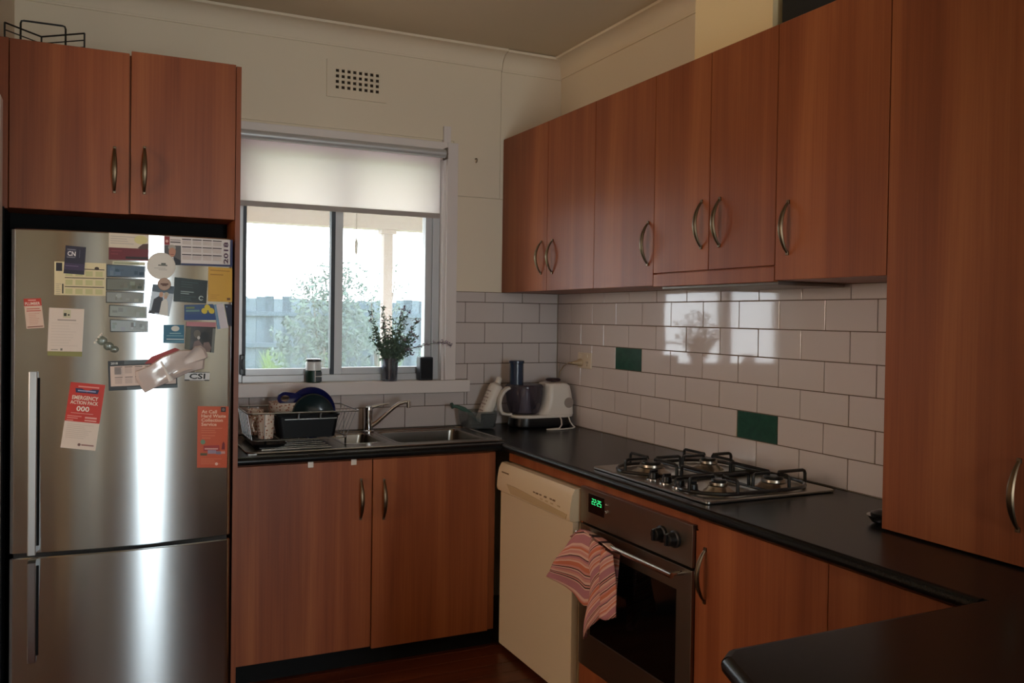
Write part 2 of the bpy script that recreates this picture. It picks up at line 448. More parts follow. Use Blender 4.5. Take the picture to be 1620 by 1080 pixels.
# ------------------------------------------------------------------ outside
GRASSM = mat('lawn', (104,128,70), 0.9, vary=0.35, vscale=3)
PALE = mat('fence_timber', (66,84,98), 0.85, vary=0.25, vscale=4)
PALES = [PALE, mat('fence_timber_dark', (50,68,82), 0.85, vary=0.2, vscale=4), mat('fence_timber_light', (86,102,114), 0.85, vary=0.25, vscale=4)]
LEAF = mat('bush_leaf', (64,84,74), 0.7, vary=0.4, vscale=2)
VERW = mat('verandah_paint', (176,158,152), 0.6)
struct(box('ground', GRASSM, None, -16, 18, -16, 24, -0.3, -0.06))
struct(box('bounce_patio', mat('bounce_concrete', (206,196,188), 0.9, vary=.1), None, -6, 6, 0.17, 3.2, -0.2, -0.02))  # unseen slab added for neutral bounce light on blind and beam
fe = thing('paling_fence', 'grey weathered timber paling fence across the back of the yard', 'fence', (1.5, 11, 0.05))
for k in range(66):
    x0 = -3.6+0.152*k
    h = 1.70+random.uniform(-.03, .03)+(0.03*math.sin(k*.3))
    B().box(x0, x0+0.155, 11.0+(0.014 if k % 2 else 0)+random.uniform(0, .004), 11.04, -0.06, h).build('paling', PALES[random.choice((0, 1, 2, 1, 2))], fe)
for zc in (1.44, 0.89):
    for x0, x1 in ((-3.6, 0.15), (0.16, 2.62), (2.63, 6.4)):
        B().box(x0, x1, 10.955, 11.0, zc-0.045, zc+0.035, 0.004).build('rail', PALE, fe)
def foliage(bm_, cx, cy, cz, rx, ry, rz, n, s0, s1, seed):
    rnd = random.Random(seed)
    for _ in range(n):
        while True:
            p = Vector((rnd.uniform(-1, 1), rnd.uniform(-1, 1), rnd.uniform(-1, 1)))
            if 0.25 < p.length < 1 + 0.25*math.sin(p.x*9+p.z*7+seed): break
        c = Vector((cx+p.x*rx, cy+p.y*ry, cz+p.z*rz)); s_ = rnd.uniform(s0, s1)
        a = Vector((rnd.uniform(-1, 1), rnd.uniform(-1, 1), rnd.uniform(-1, 1))).normalized(); q = a.orthogonal().normalized()
        bm_.face([c-a*s_, c+q*s_*0.5, c+a*s_, c-q*s_*0.5])
def bush(name, label, cx, cy, blobs, seed, trunk=True):
    t = thing(name, label, 'bush' if trunk else 'shrub', (cx, cy, -0.06))
    bb = B()
    for i, (dx, dz, r, n, sc) in enumerate(blobs): foliage(bb, cx+dx, cy+0.04*i, dz, r, r*0.6, r*0.85, n, 0.028*sc, 0.06*sc, seed+i)
    o = bb.build('foliage', LEAF, t, smooth=0); o['kind'] = 'stuff'
    tb = B()
    for i, (dx, dz, r, n, sc) in enumerate(blobs):
        tb.tube([(cx+0.05*i-.05, cy, -0.07), (cx+dx*.5, cy+.02*i, 0.05+(dz-.05)*.5), (cx+dx, cy+.04*i, dz)], [0.035, 0.022, 0.008], 6)
    tb.build('stem', mat('bark', (96,84,72), 0.9), t)
bush('garden_bush', 'big round leafy bush in front of the fence, seen through the left pane', 1.08, 9.1,
     [(0, 1.35, .62, 950, 1), (-.35, .95, .5, 600, 1), (.40, 1.2, .52, 650, 1), (.25, 1.9, .45, 460, .9), (.35, .72, .5, 600, 1), (-.15, 1.8, .34, 190, .8), (.42, 2.15, .25, 90, .8)], 11)
bush('garden_bush', 'loose pale bush against the fence, seen through the middle of the right pane', 2.2, 9.85,
     [(0, 1.05, .48, 420, 1), (.2, 1.45, .35, 160, .9), (-.1, 1.75, .3, 70, .9), (.35, 2.1, .35, 60, .9)], 31)
def tuft(cx, cy, r, h, n, seed, label):
    t = thing('grass_tuft', label, 'grass', (cx, cy, -0.06))
    rnd = random.Random(seed); bb = B()
    for _ in range(n):
        a = rnd.uniform(0, 2*PI); rr_ = r*math.sqrt(rnd.random())*0.5
        x, y = cx+rr_*math.cos(a), cy+rr_*math.sin(a); hh = h*rnd.uniform(.55, 1); bend = r*rnd.uniform(.3, 1)
        p0 = Vector((x, y, -0.065)); p1 = Vector((x+math.cos(a)*bend*.35, y+math.sin(a)*bend*.35, 0.05+hh*.7)); p2 = Vector((x+math.cos(a)*bend, y+math.sin(a)*bend, 0.05+hh))
        sd = Vector((-math.sin(a), math.cos(a), 0))*0.011
        bb.face([p0-sd, p0+sd, p1+sd*.8, p1-sd*.8]); bb.face([p1-sd*.8, p1+sd*.8, p2])
    o = bb.build('blades', mat('tuft_green', (112,140,64), 0.8, vary=0.3, vscale=3), t, smooth=0); o['kind'] = 'stuff'
tuft(0.55, 10.48, .26, .86, 230, 3, 'tall green grass tuft at the fence, left edge of the left pane')
tuft(1.55, 10.48, .26, .88, 230, 4, 'tall grass tuft at the fence behind the jar')
tuft(2.62, 10.48, .26, .88, 240, 5, 'tall yellow-green grass tuft at the fence left of the flower vase')
tuft(3.45, 10.48, .26, .84, 230, 6, 'tall grass tuft at the fence right of the flower vase')
# verandah
b = B(); b.box(-4, 3, 2.1, 2.22, 2.075, 2.30); struct(b.build('trim_6', VERW))
struct(box('roof', VERW, None, -4, 3, 0.16, 2.6, 2.30, 2.36))
pt = thing('verandah_post', 'square pale post holding the verandah beam behind the right pane', 'post', (-0.215, 2.16, 0.05))
box('shaft', VERW, pt, -0.254, -0.182, 2.125, 2.197, -0.06, 2.07, 0.004)
box('bracket', VERW, pt, -0.275, -0.160, 2.11, 2.21, 2.045, 2.075, 0.003)

# ------------------------------------------------------------------ roller blind
bl = thing('roller_blind', 'off-white roller blind pulled partly down over the window', 'blind', (-1.15, -0.05, 2.22))
tx = B(); tx.tube([(-1.70, -0.05, 2.222), (-0.668, -0.05, 2.222)], 0.021, 16, mt=ALU); tx.build('roller_tube', ALU, bl)
b = B(); b.box(-1.70, -0.684, -0.0312, -0.0304, 1.925, 2.222); b.build('fabric', BLINDF, bl)
box('hem_bar', mat('hem_bar_grey', (176,166,160), 0.5), bl, -1.70, -0.684, -0.036, -0.026, 1.912, 1.936, 0.003)
b = B(); b.box(-0.668, -0.660, -0.072, -0.020, 2.195, 2.250, 0.002); b.tube([(-0.672, -.05, 2.222), (-0.655, -.05, 2.222)], 0.010, 10)
b.build('bracket', mat('bracket_steel', (120,110,100), 0.35, metal=1), bl)
cordm = mat('cord_brown', (120,104,90), 0.8)
pc = thing('pull_cord', 'thin pull cord with a small tassel hanging below the verandah outside', 'cord', (-0.62, 1.6, 2.30))
b = B(); b.tube([(-0.62, 1.6, 2.30), (-0.62, 1.6, 1.95)], 0.003, 6); b.build('cord', cordm, pc)
b = B(); b.lathe([(0.003, 1.95), (0.012, 1.92), (0.009, 1.86), (0.004, 1.84)], -0.62, 1.6, n=8); b.build('tassel', cordm, pc)

# ------------------------------------------------------------------ wall vent, hook
vt = thing('wall_vent', 'square-holed plaster vent plate high on the back wall', 'vent', (-1.098, 0, 2.528))
b = B()
vx0, vx1, vz0, vz1 = -1.241, -0.954, 2.442, 2.613
hx0, hx1, hz0, hz1 = -1.205, -0.985, 2.477, 2.578
nx, nz = 8, 4; px, pz = (hx1-hx0)/nx, (hz1-hz0)/nz
b.box(vx0, hx0, -0.008, 0.0, vz0, vz1); b.box(hx1, vx1, -0.008, 0.0, vz0, vz1)
b.box(hx0, hx1, -0.008, 0.0, vz0, hz0); b.box(hx0, hx1, -0.008, 0.0, hz1, vz1)
b.build('vent_plate', PAINT, vt)
b = B()
for i in range(nx+1): b.box(hx0+px*i-px*.22, hx0+px*i+px*.22, -0.007, 0.0, hz0, hz1)
for i in range(nz+1): b.box(hx0, hx1, -0.0065, -.0005, hz0+pz*i-pz*.22, hz0+pz*i+pz*.22)
b.build('grille', PAINT, vt)
box('backing', mat('vent_dark', (58,46,34), 0.9), vt, hx0, hx1, -0.0012, -0.0004, hz0, hz1)
hk = B(); hk.tube([(-0.485, 0.0, 2.222), (-0.485, -0.016, 2.222), (-0.485, -0.022, 2.215), (-0.485, -0.020, 2.205), (-0.485, -0.012, 2.203)], 0.0028, 6)
tag(hk.build('screw_hook', BRONZE), 'small brass screw hook in the wall right of the blind', 'hook')

# ------------------------------------------------------------------ handles and cabinets
def bow_handle(parent, face, a, z0, z1, mt=BRONZE, out=0.030):
    """bow handle; face 'x': door faces -x with its surface at a[0]; face 'y': faces -y. a = (surface, along)"""
    bb = B(); n = 14; rings = []
    for k in range(n+1):
        t = k/n; z = z0+(z1-z0)*t; d = out*math.sin(PI*t)**0.8 if 0 < t < 1 else 0.0
        wdt = 0.0042+0.0046*math.sin(PI*t); th = 0.0040+0.0018*math.sin(PI*t)
        ring = []
        for j in range(8):
            an = 2*PI*j/8
            if face == 'x': ring.append((a[0]-d-th*math.cos(an)-.002, a[1]+wdt*math.sin(an), z))
            else: ring.append((a[1]+wdt*math.sin(an), a[0]-d-th*math.cos(an)-.002, z))
        rings.append(ring)
    bb.loft(rings)
    for z in (z0, z1):
        if face == 'x': bb.box(a[0]-0.006, a[0], a[1]-.005, a[1]+.005, z-.006, z+.006, 0.0015)
        else: bb.box(a[1]-.005, a[1]+.005, a[0]-0.006, a[0], z-.006, z+.006, 0.0015)
    return bb.build('handle', mt, parent, label='antique bronze bow handle')
G = 0.0012
UX = -0.33; UZ0, UZ1 = 1.5615, 2.333
def xdoor(parent, y0, y1, z0, z1, surf, th=0.017, name='door'):
    return box(name, WOOD, parent, surf, surf+th, y0+G, y1-G, z0+G, z1-G, 0.0012, seg=1)
def carcass_x(parent, y0, y1, z0, z1, x0, x1=-0.002):
    return box('carcass', WOOD, parent, x0, x1, y0, y1, z0, z1)
gw = 'wall cabinets over the right bench'
def wall_cab(label, y_hi, y_lo, doors, extra=None):
    t = thing('wall_cabinet', label, 'cabinet', (UX/2, (y_hi+y_lo)/2, UZ0), gw)
    carcass_x(t, y_lo+.0006, y_hi-.0006, UZ0+.001, UZ1, UX+0.019)
    for (d0, d1, z0, hy, hz0, hz1) in doors:
        d = xdoor(t, d1, d0, z0, UZ1, UX)
        bow_handle(d, 'x', (UX, hy), hz0, hz1)
    return t
wall_cab('corner double-door cherry wall cabinet, two handles side by side, against the back wall', -0.001, -0.8524,
         [(-0.001, -0.460, UZ0, -0.409, 1.643, 1.788), (-0.460, -0.8524, UZ0, -0.512, 1.642, 1.787)])
wall_cab('narrow single-door cherry wall cabinet between the corner cabinet and the rangehood cabinet', -0.8524, -1.2546,
         [(-0.8524, -1.2546, UZ0, -1.222, 1.643, 1.797)])
hc = wall_cab('double-door cherry rangehood cabinet above the gas cooktop, with a pull-out strip below its doors', -1.2546, -1.855,
         [(-1.2546, -1.5565, 1.607, -1.520, 1.685, 1.840), (-1.5565, -1.855, 1.607, -1.610, 1.685, 1.838)])
xdoor(hc, -1.855, -1.2546, UZ0-.004, 1.605, UX, name='rangehood_front')
box('rangehood_body', mat('hood_grey', (120,110,104), 0.4, metal=.6), hc, -0.30, -0.02, -1.84, -1.27, UZ0-.012, UZ0+.0008, 0.003)
wall_cab('single-door cherry wall cabinet with its handle at its left, next to the tall pantry', -1.855, -2.2449,
         [(-1.855, -2.2449, UZ0, -1.907, 1.641, 1.792)])
pn = thing('pantry_cabinet', 'tall cherry pantry cupboard standing on the bench at the right edge', 'cabinet', (-0.165, -2.5, 0.9))
carcass_x(pn, -3.04, -2.2465, 0.903, UZ1, UX+0.019)
d = xdoor(pn, -2.645, -2.2455, 0.904, UZ1, UX); bow_handle(d, 'x', (UX, -2.597), 0.986, 1.139)
d = xdoor(pn, -3.04, -2.645, 0.904, UZ1, UX); bow_handle(d, 'x', (UX, -2.70), 0.986, 1.139)

# sink base cabinet (back run)
SY = -0.585
sb = thing('sink_cabinet', 'double-door cherry base cabinet below the sink', 'cabinet', (-1.2, -0.3, FZ))
cz0 = 0.112
b = B(); b.box(-1.718, -0.632, SY+.019, SY+.035, cz0, 0.866); b.box(-1.718, -1.70, SY+.02, -0.01, cz0, 0.866); b.box(-1.718, -0.632, SY+.02, -0.01, cz0, cz0+.016)
b.build('carcass', WOOD, sb)
def ydoor(parent, x0, x1, z0, z1, surf, th=0.017, name='door'):
    return box(name, WOOD, parent, x0+G, x1-G, surf, surf+th, z0+G, z1-G, 0.0012, seg=1)
d = ydoor(sb, -1.717, -1.1835, 0.108, 0.864, SY); bow_handle(d, 'y', (SY, -1.2305), 0.630, 0.784, out=0.026)
d = ydoor(sb, -1.1815, -0.664, 0.100, 0.864, SY-.004); bow_handle(d, 'y', (SY-.004, -1.136), 0.624, 0.777, out=0.026)
ydoor(sb, -0.664, -0.632, 0.102, 0.864, SY+.004, name='filler_strip')
box('kickboard', KICK, sb, -1.718, -0.632, -0.555, -0.535, FZ, 0.112)
for x in (-1.435, -1.262):
    box('latch_tab', WHITEP, sb, x-.011, x+.011, SY-.006, SY-.0005, 0.846, 0.868, 0.0015, label='white child-lock tab')

# right run: rail, oven cabinet, base cabinets
RX = -0.592
rl = thing('filler_rail', 'long cherry rail under the bench edge above dishwasher and oven', 'rail', (RX, -1.2, 0.84))
box('rail', WOOD, rl, RX+.012, RX+.028, -1.832, -0.606, 0.826, 0.866)
oc = thing('oven_cabinet', 'cherry oven housing with a plain panel below the wall oven', 'cabinet', (-0.3, -1.52, FZ))
b = B(); b.box(RX+.004, -0.01, -1.212, -1.202, 0.05, 0.824); b.box(RX+.004, -0.01, -1.842, -1.832, 0.05, 0.824); b.box(RX+.02, -.01, -1.832, -1.212, .11, .126)
b.build('carcass', WOOD, oc)
xdoor(oc, -1.832, -1.212, 0.112, 0.196, RX, name='lower_panel')
box('kickboard', KICK, oc, -0.55, -0.535, -1.832, -1.212, FZ, 0.112)
bc = thing('base_cabinet', 'cherry base cabinet with bronze handle right of the oven', 'cabinet', (-0.3, -2.08, FZ), 'base cabinets right of the oven')
b = B(); b.box(RX+.019, -0.01, -1.86, -1.8445, .112, .864); b.box(RX+.019, -0.01, -2.316, -2.30, .112, .864); b.box(RX+.019, -.01, -2.3, -1.86, .112, .128); b.box(RX+.019, RX+.03, -2.3, -1.86, .8, .864)
b.build('carcass', WOOD, bc)
d = xdoor(bc, -2.3165, -1.8435, 0.112, 0.862, RX); bow_handle(d, 'x', (RX, -1.879), 0.629, 0.780)
box('kickboard', KICK, bc, -0.55, -0.535, -2.316, -1.844, FZ, 0.112)
bc = thing('base_cabinet', 'cherry base cabinet without visible handle, in the corner behind the peninsula', 'cabinet', (-0.3, -2.5, FZ), 'base cabinets right of the oven')
b = B(); b.box(RX+.019, -0.01, -2.70, -2.318, .112, .128); b.box(RX+.019, RX+.03, -2.70, -2.318, .8, .864)
b.build('carcass', WOOD, bc)
xdoor(bc, -2.715, -2.3165, 0.112, 0.862, RX)
box('kickboard', KICK, bc, -0.55, -0.535, -2.715, -2.316, FZ, 0.112)
pc2 = thing('peninsula_cabinet', 'cherry cabinet carrying the black peninsula top', 'cabinet', (-0.6, -3.05, FZ))
box('carcass', WOOD, pc2, -1.22, -0.02, -3.34, -2.76, 0.112, 0.864)
box('kickboard', KICK, pc2, -1.17, -0.05, -3.30, -2.80, FZ, 0.112)

# ------------------------------------------------------------------ benchtop (continuous)
bt = thing('benchtop', 'black laminate benchtop running from the sink around the corner to the peninsula', 'benchtop', (-0.6, -0.6, 0.868))
TZ0, TZ1 = 0.868, 0.900
def nose(bb, p0, p1, out):
    """rounded front edge from p0 to p1 (x, y), bulging toward out"""
    prof = []
    for k in range(9):
        t = PI/2 - PI*k/8; prof.append((0.016*math.cos(t), 0.884+0.016*math.sin(t)))
    rings = [[(p[0]+out[0]*d, p[1]+out[1]*d, z) for d, z in prof] for p in (p0, p1)]
    bb.loft(rings, None, True, True, closed=True)
SINKHOLE = (-1.26, -0.605, -0.47, -0.10)
b = B()
b.cells([-1.719, SINKHOLE[0], SINKHOLE[1], -0.001], [-0.589, SINKHOLE[2], SINKHOLE[3], -0.001], [SINKHOLE], TZ0, TZ1)
nose(b, (-1.719, -0.589), (-0.612, -0.589), (0, -1))
b.build('back_run', BENCH, bt)
b = B(); b.box(-0.602, -0.001, -2.70, -0.589, TZ0, TZ1); nose(b, (-0.602, -0.60), (-0.602, -2.70), (-1, 0)); b.build('right_run', BENCH, bt)
b = B()
edge = [(-1.42, -3.42), (-1.40, -3.10), (-1.30, -2.83), (-1.262, -2.735), (-1.235, -2.716)]
poly = [(-0.001, -2.70), (-0.001, -3.42)] + edge + [(-0.600, -2.716), (-0.600, -2.70)]
b.prism(poly, TZ0, TZ1)
for p, q in zip(edge, edge[1:]):
    v = Vector((q[0]-p[0], q[1]-p[1])); nn = Vector((-v.y, v.x)).normalized()
    if nn.x > 0: nn = -nn
    nose(b, p, q, nn)
nose(b, (-1.235, -2.716), (-0.602, -2.716), (0, 1))
b.build('peninsula_top', BENCH, bt)

# ------------------------------------------------------------------ sink and tap
sk = thing('kitchen_sink', 'stainless steel one-and-a-half bowl sink with drainer set in the bench', 'sink', (-1.1, -0.3, 0.90))
bowls = [(-1.245, -1.075, -0.405, -0.125, 0.80), (-1.025, -0.625, -0.455, -0.115, 0.75)]
sx0, sx1, sy0, sy1 = -1.665, -0.565, -0.540, -0.075
b = B()
holes = [(x0, x1, y0, y1) for x0, x1, y0, y1, z in bowls]
b.cells([sx0, -1.245, -1.075, -1.025, -0.625, sx1], [sy0, -0.455, -0.405, -0.125, -0.115, sy1], holes, 0.9003, 0.9028)
rim = [(p[0], p[1], 0.9032) for p in rr(sx0, sx1, sy0, sy1, 0.05, 6)]
b.tube(rim, 0.004, 8, closed=True)
b.build('sink_top', SINKM, sk)
for x0, x1, y0, y1, zb in bowls:
    b = B(); rg = []
    rg.append([(x, y, 0.9030) for x, y in rr(x0-.014, x1+.014, y0-.014, y1+.014, .012)])
    rg.append([(x, y, 0.9042) for x, y in rr(x0-.012, x1+.012, y0-.012, y1+.012, .014)])
    rg.append([(x, y, 0.9030) for x, y in rr(x0, x1, y0, y1, .03)])
    rg.append([(x, y, 0.8940) for x, y in rr(x0+.004, x1-.004, y0+.004, y1-.004, .032)])
    rg.append([(x, y, zb+.02) for x, y in rr(x0+.012, x1-.012, y0+.012, y1-.012, .04)])
    rg.append([(x, y, zb) for x, y in rr(x0+.03, x1-.03, y0+.03, y1-.03, .04)])
    b.loft(rg, None, False, True); o = b.build('bowl', SINKM, sk)
    b = B(); cx, cy = (x0+x1)/2, (y0+y1)/2; b.lathe([(0.036, zb+.001), (0.034, zb+.004), (0.02, zb+.002), (0.004, zb+.002)], cx, cy, n=20); b.build('drain', CHROME, o)
for k in range(7):
    b = B(); y = -0.46+k*0.05; b.tube([(-1.60, y, 0.9025), (-1.32, y, 0.9025)], 0.0035, 6); b.build('drainer_rib', SINKM, sk)
tp = thing('mixer_tap', 'chrome single-lever mixer tap with long spout behind the sink bowls', 'tap', (-1.057, -0.112, 0.9))
b = B(); b.lathe([(0.026, 0.9035), (0.026, 0.910), (0.020, 0.915), (0.0185, 0.985), (0.020, 1.0), (0.0185, 1.018), (0.008, 1.026)], -1.055, -0.112, n=20); b.build('body', CHROME, tp)
b = B(); b.tube([(-1.055, -0.113, 1.014), (-1.03, -0.116, 1.020), (-0.995, -0.120, 1.029), (-0.962, -0.124, 1.034)], [0.011, 0.008, 0.0055, 0.0045], 10); b.build('lever', CHROME, tp)
b = B(); b.tube([(-1.050, -0.116, 0.928), (-1.02, -0.128, 0.950), (-0.985, -0.143, 0.985), (-0.95, -0.155, 1.018), (-0.925, -0.164, 1.036), (-0.90, -0.172, 1.044), (-0.878, -0.180, 1.044)], [0.011, 0.010, 0.0095, 0.0095, 0.009, 0.009, 0.009], 12)
b.tube([(-0.884, -0.178, 1.046), (-0.884, -0.178, 1.018)], 0.0115, 12); b.build('spout', CHROME, tp)

# ------------------------------------------------------------------ dishwasher
DX = -0.622
dw = thing('dishwasher', 'cream dishwasher under the bench beside the oven', 'dishwasher', (-0.3, -0.9, FZ))
box('body', CREAMD, dw, DX+.03, -0.03, -1.198, -0.622, 0.10, 0.822)
box('door', CREAM, dw, DX, DX+.029, -1.197, -0.610, 0.052, 0.702, 0.005)
b = B(); ys = (-0.606, -1.201)
prof = [(DX-.002, 0.704), (DX-.012, 0.708), (DX-.016, 0.722), (DX-.013, 0.760), (DX-.006, 0.800), (DX+.006, 0.822), (DX+.03, 0.824), (DX+.03, 0.704)]
b.loft([[(x, y, z) for x, z in prof] for y in ys]); cp = b.build('control_panel', CREAM, dw)
b = B()
gp = [(-0.70, 0.748), (-0.735, 0.716), (-1.175, 0.712), (-1.185, 0.729), (-0.775, 0.748)]
b.loft([[(DX-.0175, y, z) for y, z in gp], [(DX-.010, y, z) for y, z in gp]]); b.build('grip', CREAMD, cp, label='darker moulded door grip')
b = B()
for k, y in enumerate((-0.93, -0.955, -0.98, -1.02, -1.06, -1.085)): b.box(DX-.0165+.0025*(k % 2 == 0), DX-.008, y-.008, y+.008, 0.757, 0.762, mt=mat('print_brown', (120,94,66), .6))
for y in (-0.99, -1.03, -1.07, -1.12): b.box(DX-.0155, DX-.008, y-.010, y+.010, 0.742, 0.748, 0.001, mt=CREAMD)
b.box(DX-.011, DX-.005, -0.70, -0.64, 0.786, 0.790, mt=mat('print_brown'))
b.build('buttons', CREAM, cp)
box('kick_panel', CREAM, dw, -0.575, -0.56, -1.195, -0.76, FZ+.004, 0.075, 0.002)
box('foot', mat('foot_brown', (74,50,34), .6), dw, -0.585, -0.56, -0.72, -0.64, FZ, 0.098)

# ------------------------------------------------------------------ oven
OX = -0.600; oy0, oy1 = -1.829, -1.213
ov = thing('wall_oven', 'stainless steel built-in oven under the cooktop with digital clock', 'oven', (-0.3, -1.52, 0.2))
box('body', BLACKM, ov, OX+.022, -0.05, oy0+.02, oy1-.02, 0.205, 0.820)
cpn = box('control_panel', OVENST, ov, OX, OX+.02, oy0, oy1, 0.712, 0.838, 0.002)
disp = box('display', OVGLASS, cpn, OX-.0015, OX+.001, -1.366, -1.268, 0.755, 0.821, 0.0006)
DIGM = mat('green_digits', (70,255,170), 0.5, emit=(70,255,170), estr=0.5)
def text_mesh(txt, bold=0.0):
    cu = bpy.data.curves.new('t', 'FONT'); cu.body = txt; cu.size = 1.0; cu.offset = bold; cu.resolution_u = 2
    o = bpy.data.objects.new('t', cu); C.objects.link(o)
    dg = bpy.context.evaluated_depsgraph_get(); me = bpy.data.meshes.new_from_object(o.evaluated_get(dg))
    V = [v.co.copy() for v in me.vertices]; F = [list(p.vertices) for p in me.polygons]
    bpy.data.objects.remove(o); bpy.data.curves.remove(cu); bpy.data.meshes.remove(me)
    x0 = min(v.x for v in V); x1 = max(v.x for v in V); y0 = min(v.y for v in V); y1 = max(v.y for v in V)
    return [((v.x-x0)/(x1-x0), (v.y-y0)/(y1-y0)) for v in V], F, (x1-x0)/(y1-y0)
SEG = {'2': 'abged', '5': 'afgcd'}
b = B(); ycur = -1.2905
for ch in '22:25':
    if ch == ':':
        for z in (0.791, 0.799): b.box(OX-.0022, OX-.0012, ycur-.0022, ycur, z, z+.003)
        ycur -= .0055; continue
    wv, hv, tv = 0.0100, 0.0200, 0.0021; zt = 0.807
    S = {'a': (0, wv, zt-tv, zt), 'g': (0, wv, zt-hv/2-tv/2, zt-hv/2+tv/2), 'd': (0, wv, zt-hv, zt-hv+tv),
         'f': (0, tv, zt-hv/2, zt), 'e': (0, tv, zt-hv, zt-hv/2), 'b': (wv-tv, wv, zt-hv/2, zt), 'c': (wv-tv, wv, zt-hv, zt-hv/2)}
    for sg in SEG[ch]:
        a0, a1, z0, z1 = S[sg]; b.box(OX-.0022, OX-.0012, ycur-a1, ycur-a0, z0, z1)
    ycur -= wv+.0046
b.build('clock_digits', DIGM, disp, label='green glowing 22:25')
for z in (0.803, 0.778):
    b = B(); b.lathe([(0.005, 0), (0.005, 0.006), (0.003, 0.008)], OX, -1.385, z, n=10, M=Matrix.Rotation(-PI/2, 3, 'Y')); b.build('button', CHROME, cpn)
for y in (-1.688, -1.752):
    b = B(); b.lathe([(0.026, -.001), (0.026, 0.008), (0.021, 0.010), (0.019, 0.030), (0.016, 0.033)], OX, y, 0.779, n=18, M=Matrix.Rotation(-PI/2, 3, 'Y'))
    b.box(OX-.040, OX-.030, y-.005, y+.005, 0.762, 0.796, 0.002); b.build('knob', BLACKP, cpn)
od = box('door', OVENST, ov, OX, OX+.021, oy0, oy1, 0.200, 0.704, 0.002)
box('door_glass', OVGLASS, od, OX-.0016, OX+.002, -1.760, -1.290, 0.326, 0.630, 0.0007)
box('glass_trim', STEELH, od, OX-.0022, OX-.0002, -1.762, -1.288, 0.3215, 0.3255, 0.0005)
b = B(); b.tube([(OX-.05, -1.272, 0.688), (OX-.05, -1.800, 0.688)], 0.0085, 12)
for y in (-1.285, -1.788): b.tube([(OX-.05, y, 0.688), (OX+.001, y, 0.688)], 0.008, 10)
b.build('door_handle', CHROME, od)

